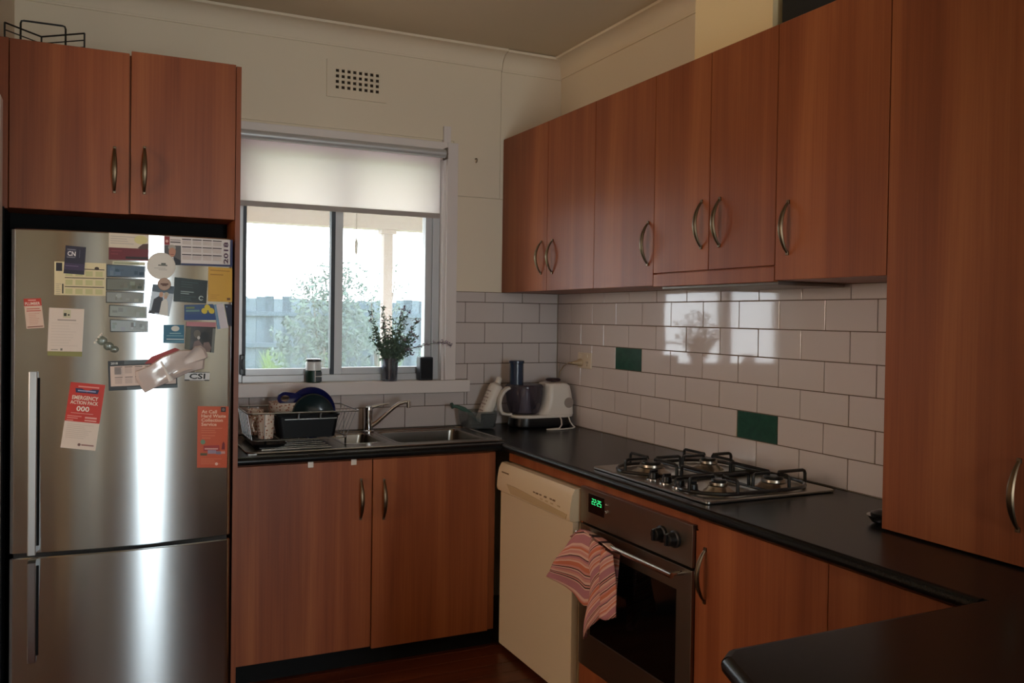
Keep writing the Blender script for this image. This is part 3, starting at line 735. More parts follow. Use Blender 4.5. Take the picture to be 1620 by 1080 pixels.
# tea towel
def towel():
    mt, nt, bs = new_mat('towel_stripes')
    uv = nt.nodes.new('ShaderNodeUVMap'); sp = nt.nodes.new('ShaderNodeSeparateXYZ'); nt.links.new(uv.outputs[0], sp.inputs[0])
    mo = nt.nodes.new('ShaderNodeMath'); mo.operation = 'FRACT'; nt.links.new(sp.outputs[1], mo.inputs[0])
    cr = nt.nodes.new('ShaderNodeValToRGB'); cr.color_ramp.interpolation = 'CONSTANT'
    pk, wh, orr, bk, mv = rgb(210,146,136), rgb(224,182,166), rgb(206,120,94), rgb(70,50,52), rgb(184,124,130)
    seq = [(0, wh), (.05, mv), (.22, wh), (.25, bk), (.275, pk), (.31, bk), (.33, wh), (.38, pk), (.44, mv), (.47, wh), (.50, bk), (.52, pk), (.57, orr), (.66, wh), (.69, pk), (.74, mv), (.78, bk), (.80, wh), (.84, pk), (.90, wh), (.93, orr), (.97, pk)]
    cr.color_ramp.elements[0].color = seq[0][1]
    cr.color_ramp.elements[1].position = seq[1][0]; cr.color_ramp.elements[1].color = seq[1][1]
    for p, c in seq[2:]: e = cr.color_ramp.elements.new(p); e.color = c
    nt.links.new(mo.outputs[0], cr.inputs[0]); nt.links.new(cr.outputs[0], bs.inputs['Base Color']); bs.inputs['Roughness'].default_value = 0.95
    bs.inputs['Specular IOR Level'].default_value = 0.1
    n = nt.nodes.new('ShaderNodeTexNoise'); n.inputs['Scale'].default_value = 900
    bp = nt.nodes.new('ShaderNodeBump'); bp.inputs['Strength'].default_value = .2; bp.inputs['Distance'].default_value = .001
    nt.links.new(n.outputs[0], bp.inputs['Height']); nt.links.new(bp.outputs[0], bs.inputs['Normal'])
    bm = bmesh.new(); ul = bm.loops.layers.uv.new('uv')
    def lerp(pl, t):
        t = max(0, min(1, t))*(len(pl)-1); i = min(int(t), len(pl)-2); f = t-i
        return Vector(pl[i])*(1-f)+Vector(pl[i+1])*f
    def sheet(top, bot, xf, uvf, nu=26, nv=22):
        V = {}
        for i in range(nu+1):
            for j in range(nv+1):
                u, v = i/nu, j/nv
                p = lerp(top, u)*(1-v)+lerp(bot, u)*v
                V[i, j] = (bm.verts.new((xf(u, v), p.x, p.y)), uvf(u, v, p))
        for i in range(nu):
            for j in range(nv):
                q = [V[i, j], V[i+1, j], V[i+1, j+1], V[i, j+1]]
                f = bm.faces.new([a[0] for a in q]); f.smooth = True
                for l, a in zip(f.loops, q): l[ul].uv = a[1]
    # left flare (its hem runs from the far corner down to the middle)
    sheet([(-1.262, .650), (-1.275, .676), (-1.305, .704), (-1.355, .716), (-1.40, .710), (-1.44, .702)],
          [(-1.145, .500), (-1.20, .492), (-1.26, .480), (-1.32, .474), (-1.38, .468), (-1.43, .482)],
          lambda u, v: -0.668 - 0.016*math.sin(PI*min(1, v*1.2)) - 0.014*math.sin(u*7+v*2.0)*v - 0.018*(1-u)*v,
          lambda u, v, p: (u, 0.02+1.35*(1-v)-.12*u))
    # right hanging fold ending in a point, and its second pleat
    sheet([(-1.405, .710), (-1.43, .706), (-1.46, .700), (-1.49, .690)],
          [(-1.396, .366), (-1.408, .366), (-1.43, .405), (-1.48, .462)],
          lambda u, v: -0.676 - 0.026*math.sin(PI*u)*(0.4+0.6*v) - .006*math.sin(v*9),
          lambda u, v, p: (u, .1+2.0*v+0.55*u))
    sheet([(-1.470, .695), (-1.49, .692), (-1.515, .692), (-1.53, .680)],
          [(-1.445, .468), (-1.48, .462), (-1.53, .470), (-1.565, .490)],
          lambda u, v: -0.672 - 0.022*math.sin(PI*u) - .008*math.sin(v*5+u*3)*v,
          lambda u, v, p: (u, .3+1.55*v+.5*u))
    # part behind the bar
    sheet([(-1.265, .660), (-1.34, .705), (-1.44, .700), (-1.52, .684)],
          [(-1.30, .52), (-1.36, .50), (-1.44, .50), (-1.50, .52)],
          lambda u, v: -0.640+.004*math.sin(u*9), lambda u, v, p: (u, .2+1.2*v+.4*u), 12, 8)
    # fold over the bar joining front and back
    sheet([(-1.262, .672), (-1.33, .714), (-1.44, .704), (-1.52, .690)],
          [(-1.265, .664), (-1.34, .708), (-1.44, .702), (-1.52, .686)],
          lambda u, v: -0.672+.032*v, lambda u, v, p: (u, .1+.3*u), 12, 4)
    me = bpy.data.meshes.new('tea_towel')
    for v in bm.verts: v.co -= Vector((-0.65, -1.4, 0.70))
    bm.to_mesh(me); bm.free(); me.materials.append(mt)
    o = bpy.data.objects.new('tea_towel', me); C.objects.link(o); o.location = (-0.65, -1.4, 0.70)
    sm = o.modifiers.new('thick', 'SOLIDIFY'); sm.thickness = 0.0022; sm.offset = 0
    tag(o, 'pink and orange striped tea towel hung over the oven door handle', 'towel')
towel()

# ------------------------------------------------------------------ gas cooktop
hb = thing('gas_cooktop', 'stainless four-burner gas cooktop with black trivets on the bench', 'cooktop', (-0.31, -1.545, 0.9))
b = B(); ring = lambda d, z: [(x, y, z) for x, y in rr(-0.566+d, -0.058-d, -1.852+d, -1.238-d, .010, 3)]
b.loft([ring(.004, 0.9002), ring(0, .903), ring(0, .908), ring(.004, .9105), ring(.02, .9085)]); b.build('hob_plate', HOBST, hb)
burn = [(-0.435, -1.405, .046), (-0.195, -1.415, .036), (-0.430, -1.742, .032), (-0.225, -1.760, .042)]
for x, y, r in burn:
    b = B(); b.lathe([(r*1.5, .9086), (r*1.42, .912), (r*1.12, .919), (r*.98, .926), (r*.90, .927)], x, y, n=24); bb_ = b.build('burner', BRASSY, hb)
    b = B(); b.lathe([(r*.86, .929), (r*.88, .930), (r*.86, .938), (r*.80, .939)], x, y, n=24); b.build('flame_ring', BRASSY, bb_)
    b = B(); b.lathe([(r*.70, .940), (r*.74, .942), (r*.66, .947), (r*.1, .948)], x, y, n=24); b.build('burner_cap', BLACKM, bb_)
def trivet(yc, half, outer):
    t = B(); zt = 0.917
    x0, x1 = -0.548, -0.085
    y_in, y_out = yc-outer*half, yc+outer*half
    pts = []
    n = 9
    # D-shaped loop: straight inner side, rounded outer corners
    R = half*0.95
    xi_ = -0.462; pts.append((xi_+.02, y_in, zt)); pts.append((xi_, y_in+outer*.012, zt))
    for k in range(n+1):
        a = (PI/2)*k/n; pts.append((x0+R-R*math.cos(a), y_out-outer*R+outer*R*math.sin(a), zt))
    for k in range(n+1):
        a = (PI/2)*(1-k/n); pts.append((x1-R+R*math.cos(a), y_out-outer*R+outer*R*math.sin(a), zt))
    pts.append((x1-.008, y_in+outer*.012, zt)); pts.append((x1-.03, y_in, zt))
    t.tube(pts, 0.0062, 8, closed=True)
    t.tube([(-0.31, y_in, zt), (-0.31, y_out, zt)], 0.005, 8)
    o = t.build('trivet', BLACKM, hb)
    bs = [q for q in burn if abs(q[1]-yc) < .17]
    for bx, by, br in bs:
        L = 0.022
        fr_ = min(1, max(0, abs(by-y_in)/(2*half-R))); ends = [(xi_+(x0-xi_)*fr_+.004 if bx < -.31 else x1-.006, by), (-0.31, by), (bx, y_in), (bx, y_out)]
        for ex, ey in ends:
            d = Vector((bx-ex, by-ey)); dist = d.length; d.normalize()
            inner = Vector((bx, by))-d*min(L, dist*.5)
            zz = 0.958
            b = B(); b.tube([(ex, ey, zt), (ex+d.x*.001, ey+d.y*.001, zz-.010), (ex+d.x*.004, ey+d.y*.004, zz-.003), (ex+d.x*.011, ey+d.y*.011, zz), (inner.x, inner.y, zz), (inner.x+d.x*.001, inner.y+d.y*.001, zz-.006)], 0.0054, 7)
            b.build('prong', BLACKM, o)
trivet(-1.412, 0.132, 1); trivet(-1.694, 0.132, -1)
for y in (-1.510, -1.580, -1.645, -1.708):
    x = -0.503
    b = B(); b.lathe([(0.020, .9088), (0.020, .912), (0.0165, .914), (0.015, .930), (0.013, .932)], x, y, n=16); b.box(x-.014, x+.014, y-.004, y+.004, .928, .940, .0015); kb = b.build('knob', BLACKP, hb)
    b = B(); b.lathe([(0.023, .9086), (0.023, .911), (0.019, .912)], x, y, n=18); b.build('knob_ring', CHROME, kb)

# ------------------------------------------------------------------ fridge niche: end panel, overhead cabinet, dark gap strips
ep = box('end_panel', WOOD, None, -1.738, -1.7205, -0.65, -0.002, FZ, 2.338)
tag(ep, 'tall cherry end panel between the fridge and the sink bench', 'panel')
fc = thing('overhead_cabinet', 'double-door cherry cabinet above the fridge', 'cabinet', (-2.1, -0.35, 1.78))
b = B(); b.box(-2.499, -1.7395, -0.628, -0.01, 1.782, 2.333); b.build('carcass', WOOD, fc)
box('filler_strip', WOOD, fc, LW+.002, -2.467, -0.648, -0.632, 1.776, 2.336, .001, seg=1)
d = ydoor(fc, -2.4655, -2.0975, 1.777, 2.336, -0.648); bow_handle(d, 'y', (-0.648, -2.145), 1.854, 2.003, out=0.024)
d = ydoor(fc, -2.0935, -1.739, 1.779, 2.344, -0.652); bow_handle(d, 'y', (-0.652, -2.049), 1.857, 2.012, out=0.024)
tag(box('gap_shade_top', KICK, None, LW+.002, -1.7395, -0.45, -0.43, 1.712, 1.781), 'black recessed board standing for the dark gap between fridge and overhead cabinet', 'board')  # shade of the gap above the fridge, built as a black strip
tag(box('gap_shade_side', KICK, None, LW+.001, LW+.026, -0.66, -0.02, FZ, 1.78), 'dark strip standing for the shaded gap along the left side of the fridge', 'board')  # darkness of the side gap put in as a black strip

# ------------------------------------------------------------------ fridge
fr = thing('refrigerator', 'tall stainless steel two-door fridge covered with magnets', 'fridge', (-2.1, -0.4, FZ))
FC, FH = -2.103, 0.35
def yd(x): return -0.70-0.028*(1-((x-FC)/FH)**2)
box('cabinet_body', mat('fridge_grey', (70,70,72), .5), fr, -2.448, -1.758, -0.635, -0.06, FZ+.03, 1.700, .004)
def fdoor(z0, z1):
    bb = B(); rings = []
    edge = [0, .0015, .004, .008, .013]
    xs = [FC-FH+e for e in edge]+[FC-FH+.013+(2*FH-.026)*k/26 for k in range(1, 26)]+[FC+FH-e for e in edge[::-1]]
    def ring(z, ins):
        pts = []
        for x in xs:
            d = min(x-(FC-FH), FC+FH-x); r_ = max(0.0, 1-d/.013)
            xi = FC+(x-FC)*(FH-ins)/FH
            pts.append((xi, yd(x)+ins+.011*r_*r_, z))
        pts += [(FC+FH-ins, -0.645, z), (FC-FH+ins, -0.645, z)]
        return pts
    bb.loft([ring(z0, .004), ring(z0+.004, 0), ring(z1-.004, 0), ring(z1, .004)])
    return bb.build('door', STEEL, fr, smooth=30)
d1 = fdoor(0.641, 1.707); d2 = fdoor(0.07, 0.629)
box('door_gasket', mat('gasket_dark', (24,20,18), .7), fr, -2.44, -1.765, -0.70, -0.64, 0.60, 0.67)
box('bottom_grille', KICK, fr, -2.44, -1.765, -0.66, -0.64, FZ, 0.07)
def fhandle(door, z0, z1, taper):
    xc = -2.385; y0 = yd(xc); bb = B(); n = 12; rings = []
    for k in range(n+1):
        t = k/n; z = z0+(z1-z0)*t
        o_ = 0.040*(min(1, t/0.5)**1.2 if taper > 0 else (1-t)**0.0) if taper else 0.04
        o_ = 0.012+0.034*((1-t)**.8 if taper > 0 else t**.8)
        rings.append([(xc-.012, y0-.001, z), (xc+.012, y0-.001, z), (xc+.0125, y0-o_+.002, z), (xc+.010, y0-o_, z), (xc-.010, y0-o_, z), (xc-.0125, y0-o_+.002, z)])
    bb.loft(rings); bb.build('door_handle', STEELH, door)
    b3 = B(); b3.box(xc+.012, xc+.020, y0-.004, y0+.004, z0+.02, z1-.02, .001); b3.build('handle_shadow', KICK, door)  # black strip stands for the shadow beside the handle bar
fhandle(d1, 0.648, 1.240, 1); fhandle(d2, 0.285, 0.622, -1)

# papers and magnets on the fridge door
COLS = {}
def pcol(c, rough=0.5):
    k = 'print_%d_%d_%d' % c
    return mat(k, c, rough)
def paper(name, label, cat, q, base, prints=(), th=0.0012, lift=0.0006, group=None, rough=0.45):
    TL, TR, BR, BL = [Vector(p) for p in q]
    def P(u, v, off):
        p = (TL*(1-u)+TR*u)*(1-v)+(BL*(1-u)+BR*u)*v
        return Vector((p.x, yd(p.x)-off, p.y))
    c = (TL+TR+BL+BR)/4
    t = B(); n = 8
    rings = []
    for k in range(n+1):
        u = k/n; rings.append([P(u, 0, lift), P(u, 0, lift+th), P(u, 1, lift+th), P(u, 1, lift)])
    t.loft(rings)
    o = t.build(name, pcol(base, rough), None, world_loc=(c.x, yd(c.x), c.y), smooth=20)
    tag(o, label, cat, group)
    asp = (TR-TL).length/(BL-TL).length
    if prints:
        t = B(); lv = 0
        for it in prints:
            lv += 1; off = lift+th+0.00012*lv+.0001
            if it[0] == 'r':
                _, u0, v0, u1, v1, col = it; mi = pcol(col)
                m_ = max(1, int((u1-u0)*8))
                for k in range(m_):
                    a, b_ = u0+(u1-u0)*k/m_, u0+(u1-u0)*(k+1)/m_
                    t.face([P(a, v1, off), P(b_, v1, off), P(b_, v0, off), P(a, v0, off)], mi)
            elif it[0] == 'p':
                t.face([P(u, v, off) for u, v in it[1]], pcol(it[2]))
            elif it[0] == 'c':
                _, cu, cv, ru, col = it
                t.face([P(cu+ru*math.cos(2*PI*k/20), cv-ru*asp*math.sin(2*PI*k/20), off) for k in range(20)], pcol(col))
            elif it[0] == 'e':
                _, cu, cv, ru, rv, col = it
                t.face([P(cu+ru*math.cos(2*PI*k/20), cv-rv*math.sin(2*PI*k/20), off) for k in range(20)], pcol(col))
            elif it[0] == 't':
                _, s_, u0, vb, hh, wu, col = it[:7]; rot = len(it) > 7 and it[7]
                V, F, ar = text_mesh(s_, 0.024); mi = t.mi(pcol(col))
                if not rot:
                    if wu is None: wu = ar*hh/asp
                    vs = [t.bm.verts.new(P(u0+x*wu, vb-y*hh, off)) for x, y in V]
                else:                                           # reads bottom to top; hh = length in v, wu = height in u
                    vs = [t.bm.verts.new(P(u0-(1-y)*wu+wu, vb-x*hh, off)) for x, y in V] if False else [t.bm.verts.new(P(u0+(1-y)*wu, vb-x*hh, off)) for x, y in V]
                for f in F:
                    try: ff = t.bm.faces.new([vs[i] for i in f]); ff.material_index = mi
                    except ValueError: pass
        # keep printed faces turned outward
        pr_ = B(); 
        me = bpy.data.meshes.new('print'); offv = o.location
        for f in t.bm.faces:
            f.normal_update()
            if f.normal.y > 0: f.normal_flip()
        for v in t.bm.verts: v.co -= offv
        t.bm.to_mesh(me); t.bm.free()
        for x in t.mats: me.materials.append(x)
        po = bpy.data.objects.new('print', me); C.objects.link(po); po.parent = o
    return o
def lines(u0, u1, v0, v1, n, col, frac=.35, jit=True, seed=1):
    rnd = random.Random(seed); r = []
    for k in range(n):
        v = v0+(v1-v0)*k/max(1, n-1) if n > 1 else v0
        hh = (v1-v0)/max(1, n-1)*frac if n > 1 else frac
        r.append(('r', u0, v, u1-(u1-u0)*(rnd.uniform(0, .45) if jit else 0), v+hh, col))
    return r
GM = 'magnets and papers on the fridge door'
def pp(name, label, cat, q, base, prints=(), **k): return paper(name, label, cat, q, base, prints, group=GM, **k)
# calendar card with months, half under a navy card
pr_ = [('r', .03, .03, .15, .28, (40,40,52)), ('r', .20, .19, .97, .215, (60,50,40)), ('r', .20, .46, .97, .485, (60,50,40)), ('r', .20, .73, .97, .755, (60,50,40)), ('r', .15, .66, .175, .95, (40,34,30)), ('e', .82, .17, .045, .05, (60,40,30))]
for rr_ in range(3):
    for cc in range(4): pr_.append(('r', .21+cc*.195, .26+rr_*.27, .35+cc*.195, .42+rr_*.27, (206,204,150)))
pr_ += lines(.03, .14, .66, .95, 6, (190,180,160), .3)
pp('calendar_card', 'cream year-planner card with olive month blocks, tucked under a navy card', 'card', [(-2.3253, 1.6026), (-2.1698, 1.6015), (-2.1699, 1.4923), (-2.3251, 1.4925)], (232,220,180), pr_)
pp('business_card', 'dark navy card with white letters CN', 'card', [(-2.2922, 1.6564), (-2.2314, 1.6529), (-2.2363, 1.5612), (-2.298, 1.5644)], (42,40,62),
   [('p', [(.08, .1), (.55, .1), (.55, .42), (.08, .42)], (70,70,88)), ('t', 'CN', .12, .36, .17, .40, (235,235,240)), ('r', .1, .12, .5, .14, (150,150,165)), ('r', .1, .40, .5, .42, (150,150,165)), ('r', .70, .12, .73, .40, (90,90,110)), ('r', 0, .62, 1, .86, (64,54,88)), ('r', .06, .70, .7, .73, (110,96,130))], lift=.0022)
pp('magnet_card', 'white and maroon magnet card at the top of the door', 'magnet', [(-2.1616, 1.7045), (-2.0365, 1.703), (-2.0367, 1.615), (-2.1619, 1.6146)], (226,214,196),
   [('r', 0, .54, 1, 1, (112,28,40)), ('e', .80, .20, .17, .17, (222,214,150)), ('p', [(.72, .52), (.85, .36), (.99, .34), (.99, .54), (.8, .56)], (90,60,52)), ('r', .42, .86, .98, .95, (40,16,22))] + lines(.04, .70, .10, .36, 4, (200,190,178), .4) + lines(.06, .34, .64, .76, 2, (140,54,62), .3))
GP = 'strip photo magnets'
def strip(q, label, base, blobs, seed):
    rnd = random.Random(seed); pr = [('r', .02, .06, .97, .93, base)]
    for _ in range(blobs):
        u, v = rnd.uniform(.05, .85), rnd.uniform(.15, .6); dl = rnd.uniform(-48, 34); c = tuple(max(0, min(255, int(x+dl+rnd.uniform(-6, 6)))) for x in base)
        pr.append(('r', u, v, u+rnd.uniform(.05, .13), min(.9, v+rnd.uniform(.15, .4)), c))
    paper('photo_strip', label, 'photo', q, (44,48,52), pr, group=GP, rough=.2)
pp('magnet_label', 'thin pale green strip magnet under the maroon card', 'magnet', [(-2.1496, 1.6105), (-2.0469, 1.6094), (-2.0468, 1.599), (-2.1505, 1.5987)], (206,208,182), [('r', .05, .3, .8, .7, (150,160,130))])
strip([(-2.1683, 1.5985), (-2.0458, 1.5970), (-2.0474, 1.5569), (-2.168, 1.5560)], 'blue photo strip magnet, topmost of five', (84,108,132), 10, 1)
strip([(-2.1689, 1.5526), (-2.0464, 1.5533), (-2.0485, 1.5116), (-2.1691, 1.5107)], 'grey photo strip magnet, second from top of five', (120,126,118), 10, 2)
strip([(-2.1696, 1.5077), (-2.0495, 1.507), (-2.0501, 1.4695), (-2.1693, 1.4698)], 'half dark half white photo strip magnet, third of five', (150,158,158), 8, 3)
strip([(-2.1589, 1.4629), (-2.0393, 1.4588), (-2.04, 1.4182), (-2.16, 1.423)], 'pale grey photo strip magnet, fourth from top of five', (160,172,170), 8, 4)
strip([(-2.1567, 1.4143), (-2.0355, 1.4105), (-2.0362, 1.3714), (-2.155, 1.3718)], 'light blue photo strip magnet, lowest of five', (170,186,194), 8, 5)
# large year calendar with portrait
pr_ = [('r', .02, .03, .965, .93, (236,228,226)), ('r', .0, .0, .075, .30, (150,40,44)), ('c', .037, .17, .022, (230,180,170)), ('r', .085, .10, .23, .13, (150,140,140)), ('r', .085, .17, .23, .22, (120,110,110)),
       ('r', .0, .31, .235, 1, (92,90,92)), ('p', [(0, 1), (.03, .78), (.09, .70), (.16, .74), (.235, .84), (.235, 1)], (26,30,44)), ('p', [(.085, .72), (.13, .72), (.135, 1), (.10, 1)], (228,226,230)), ('p', [(.112, .76), (.125, .76), (.135, 1), (.112, 1)], (50,60,90)),
       ('e', .112, .52, .050, .20, (196,140,116)), ('e', .108, .39, .055, .10, (176,168,158)), ('e', .112, .54, .045, .15, (200,146,122)), ('r', .085, .62, .135, .64, (150,70,64))]
for r_ in range(3):
    for c_ in range(4):
        u0 = .25+c_*.15; v0 = .06+r_*.27
        pr_.append(('r', u0, v0, u0+.135, v0+.035, (70,56,60)))
        pr_.append(('r', u0+.005, v0+.06, u0+.13, v0+.20, (216,204,200)))
pr_.append(('t', '2018', .865, .90, .80, .07, (88,56,84), True))
pr_ += [('r', .965, 0, 1, 1, (52,60,104)), ('r', .235, .93, 1, 1, (52,60,104))]
pp('wall_calendar', 'wide 2018 calendar with a grey-haired man in a dark suit', 'calendar', [(-1.9864, 1.7025), (-1.7545, 1.7025), (-1.7545, 1.6065), (-1.9855, 1.604)], (220,214,214), pr_)
pp('yellow_card', 'plain yellow card at the right edge of the door', 'card', [(-1.8377, 1.6033), (-1.7545, 1.6015), (-1.7535, 1.4804), (-1.8381, 1.4812)], (216,168,64), lines(.08, .95, .08, .20, 2, (180,130,50), .25) + lines(.1, .5, .80, .9, 3, (196,148,56), .3) + [('r', .78, .88, .92, .95, (120,80,40))])
pp('green_card', 'dark green card with a white swirl, beside the yellow card', 'card', [(-1.9512, 1.5627), (-1.8398, 1.5538), (-1.8443, 1.473), (-1.9545, 1.4783)], (26,44,48),
   [('c', .83, .78, .075, (190,206,204)), ('c', .835, .78, .050, (26,44,48)), ('p', [(.84, .76), (.93, .74), (.93, .86), (.84, .80)], (26,44,48))] + lines(.2, .75, .14, .34, 3, (60,84,84), .3) + lines(.2, .62, .54, .62, 2, (140,160,160), .5) + lines(.2, .7, .74, .88, 3, (70,92,92), .3))
pp('wedding_photo', 'photo of a couple in wedding clothes held by a round brown magnet', 'photo', [(-2.0219, 1.5369), (-1.9499, 1.5301), (-1.9681, 1.4269), (-2.0357, 1.4365)], (150,160,172),
   [('r', 0, 0, 1, .25, (90,108,124)), ('p', [(.1, .95), (.15, .5), (.35, .38), (.55, .42), (.6, .95)], (52,58,72)), ('e', .45, .32, .10, .09, (200,160,140)), ('p', [(.5, 1), (.52, .55), (.68, .42), (.82, .55), (.95, 1)], (226,228,226)), ('e', .66, .36, .09, .09, (206,170,150)), ('e', .68, .29, .11, .07, (190,180,160)), ('p', [(0, .9), (.3, .9), (.3, 1), (0, 1)], (60,64,70))], rough=.25)
def disc(name, label, cx, cz, r, th, col, prints, lift=.0006):
    t = B(); rg = []
    for d_, rr_ in ((lift, r*.98), (lift+th*.3, r), (lift+th*.8, r), (lift+th, r*.9)):
        rg.append([Vector((cx+rr_*math.cos(2*PI*k/28), yd(cx+rr_*math.cos(2*PI*k/28))-d_, cz+rr_*math.sin(2*PI*k/28))) for k in range(28)])
    t.loft(rg); o = t.build(name, pcol(col, .35), None, world_loc=(cx, yd(cx), cz)); tag(o, label, 'magnet', GM)
    if prints:
        t = B()
        for (u, v, a, h, c) in prints:
            x0, x1, z0, z1 = cx+(u-a)*r, cx+(u+a)*r, cz+(v-h)*r, cz+(v+h)*r
            t.face([(x0, yd(x0)-lift-th-.0003, z0), (x1, yd(x1)-lift-th-.0003, z0), (x1, yd(x1)-lift-th-.0003, z1), (x0, yd(x0)-lift-th-.0003, z1)], pcol(c))
        t.build('print', None, o)
    return o
disc('round_magnet', 'large round white magnet with faint print, under the calendar', -1.9953, 1.5994, .0465, .003, (214,206,194), [(.1, .05, .32, .05, (120,120,114)), (.15, .16, .16, .06, (90,96,90)), (-.1, -.16, .4, .03, (186,180,170)), (.1, -.28, .3, .03, (186,180,170))])
disc('round_magnet', 'small round brown magnet holding the wedding photo', -1.9849, 1.5369, .0215, .005, (158,120,88), [(0, .02, .6, .12, (92,50,32)), (0, -.2, .35, .08, (92,50,32))], lift=.003)
q_ = [(-1.918, 1.4673), (-1.8206, 1.4719), (-1.8095, 1.4153), (-1.9176, 1.4143)]
pp('blue_magnet', 'blue magnet card with a yellow three-lobed flower mark', 'magnet', q_, (52,84,132), [('c', .78, .20, .10, (220,200,70)), ('c', .66, .42, .10, (220,200,70)), ('c', .90, .42, .10, (220,200,70)), ('r', .05, .14, .34, .26, (120,140,90)), ('r', .05, .34, .5, .46, (110,150,150)), ('r', 0, .62, 1, 1, (44,78,138))], lift=.0010)
pp('leaflet', 'narrow tilted white leaflet with pale blue edge by the blue magnet', 'leaflet', [(-1.818, 1.4692), (-1.7861, 1.4753), (-1.7664, 1.3884), (-1.8039, 1.3829)], (214,208,216), [('r', 0, 0, .25, 1, (122,158,190))], lift=.0030)
pp('navy_card', 'dark navy card at the right edge below the yellow card', 'card', [(-1.7807, 1.4727), (-1.7540, 1.4716), (-1.7535, 1.3913), (-1.7665, 1.3994)], (30,36,62), [('c', .25, .12, .12, (120,140,170))])
pp('teal_card', 'teal magnet card with a white oval', 'magnet', [(-1.9862, 1.3968), (-1.9184, 1.3973), (-1.9179, 1.3335), (-1.9867, 1.3348)], (22,106,140), [('e', .57, .20, .20, .15, (216,220,214)), ('r', .3, .44, .85, .49, (140,190,204)), ('r', .15, .58, .95, .62, (120,176,194)), ('r', .15, .76, .98, .82, (190,214,222)), ('r', .08, .9, .98, .93, (120,176,194))])
pp('pet_photo', 'dark photo of a cat and people with a pink torn top edge', 'photo', [(-1.9109, 1.409), (-1.8094, 1.4072), (-1.8164, 1.299), (-1.9151, 1.3133)], (50,52,56),
   [('r', 0, 0, 1, .16, (190,130,140)), ('r', 0, .2, .16, 1, (92,96,84)), ('e', .38, .42, .12, .14, (110,106,100)), ('e', .66, .5, .16, .2, (34,38,44)), ('p', [(.25, 1), (.3, .7), (.45, .62), (.6, .8), (.6, 1)], (120,104,104)), ('p', [(.6, 1), (.62, .7), (.8, .66), (.9, .85), (.85, 1)], (132,112,108)), ('e', .44, .55, .05, .06, (200,200,200)), ('r', .9, .2, 1, 1, (120,124,122))], rough=.25, lift=.0020)
pr_ = [('r', .03, .18, .98, .86, (226,206,196)), ('t', '2018', .04, .125, .08, .10, (220,224,226)), ('r', .23, 0, .98, .13, (92,104,110)), ('r', .26, .90, 1, 1, (92,104,110))]
for c_ in range(6):
    for r_ in range(2):
        pr_.append(('r', .09+c_*.145, .21+r_*.34, .20+c_*.145, .235+r_*.34, (110,96,92)))
        pr_.append(('r', .09+c_*.145, .26+r_*.34, .19+c_*.145, .44+r_*.34, (206,186,178)))
pr_.append(('r', .09, .24, .18, .46, (140,130,128)))
pp('small_calendar', 'small black-framed 2018 strip calendar partly covered by a plastic bag', 'calendar', [(-2.162, 1.2735), (-1.9419, 1.2815), (-1.9386, 1.1795), (-2.1579, 1.1736)], (28,32,38), pr_)
def flat_poly(name, label, cat, pts, mt, lift, th, wob=0.0, seed=0):
    rnd = random.Random(seed); cx = sum(p[0] for p in pts)/len(pts); cz = sum(p[1] for p in pts)/len(pts)
    t = B(); rings = []
    for sc, d_ in ((1.0, lift), (1.0, lift+th*.5), (.93, lift+th), (.62, lift+th*1.3), (.30, lift+th*1.1)):
        r_ = []
        for p in pts:
            x, z = cx+(p[0]-cx)*sc, cz+(p[1]-cz)*sc
            r_.append(Vector((x, yd(x)-d_-(rnd.uniform(0, wob) if sc < 1 else 0), z)))
        rings.append(r_)
    t.loft(rings); o = t.build(name, mt, None, world_loc=(cx, yd(cx), cz), smooth=25); tag(o, label, cat, GM); return o
flat_poly('red_magnet', 'red cardboard magnet peeking out behind the plastic bag', 'magnet', [(-2.0467, 1.2636), (-2.0243, 1.2875), (-1.9472, 1.3176), (-1.9323, 1.3111), (-1.9833, 1.2656)], pcol((160,52,52)), .0025, .001)
bag = flat_poly('plastic_bag', 'crumpled clear plastic bag of white paper pinned diagonally to the door', 'bag',
    [(-2.076, 1.2386), (-2.0336, 1.2558), (-1.9955, 1.2847), (-1.9323, 1.3106), (-1.8863, 1.3102), (-1.8827, 1.3225), (-1.8625, 1.3262), (-1.8472, 1.3131), (-1.8367, 1.2854), (-1.8481, 1.2764), (-1.8504, 1.245), (-1.9019, 1.2317), (-1.9364, 1.2156), (-1.9609, 1.2045), (-1.9802, 1.1934), (-2.0139, 1.1802), (-2.0447, 1.1645), (-2.0567, 1.1826), (-2.0735, 1.2133)],
    mat('bag_plastic', (206,192,188), 0.18, coat=.6, bump=.35, bscale=40), .005, .008, .006, 5)
t = B(); t.tube([(-1.995, yd(-1.995)-.017, 1.272), (-1.984, yd(-1.984)-.021, 1.25), (-1.972, yd(-1.972)-.021, 1.225), (-1.962, yd(-1.962)-.017, 1.207)], [.003, .004, .005, .010], 8); t.build('fold', mat('bag_fold', (236,232,230), .12, coat=.8), bag)
pp('letter_magnet', 'white magnet with black letters CSI', 'magnet', [(-1.9143, 1.2319), (-1.8293, 1.2301), (-1.8313, 1.1999), (-1.9153, 1.2034)], (222,222,224), [('r', 0, 0, 1, .06, (70,70,74)), ('t', 'CSI', .18, .80, .66, .64, (12,12,16)), ('r', 0, .88, .2, 1, (40,40,44)), ('r', .2, .92, .8, .98, (120,120,124)), ('r', .8, .88, 1, 1, (40,40,44))], lift=.0012)
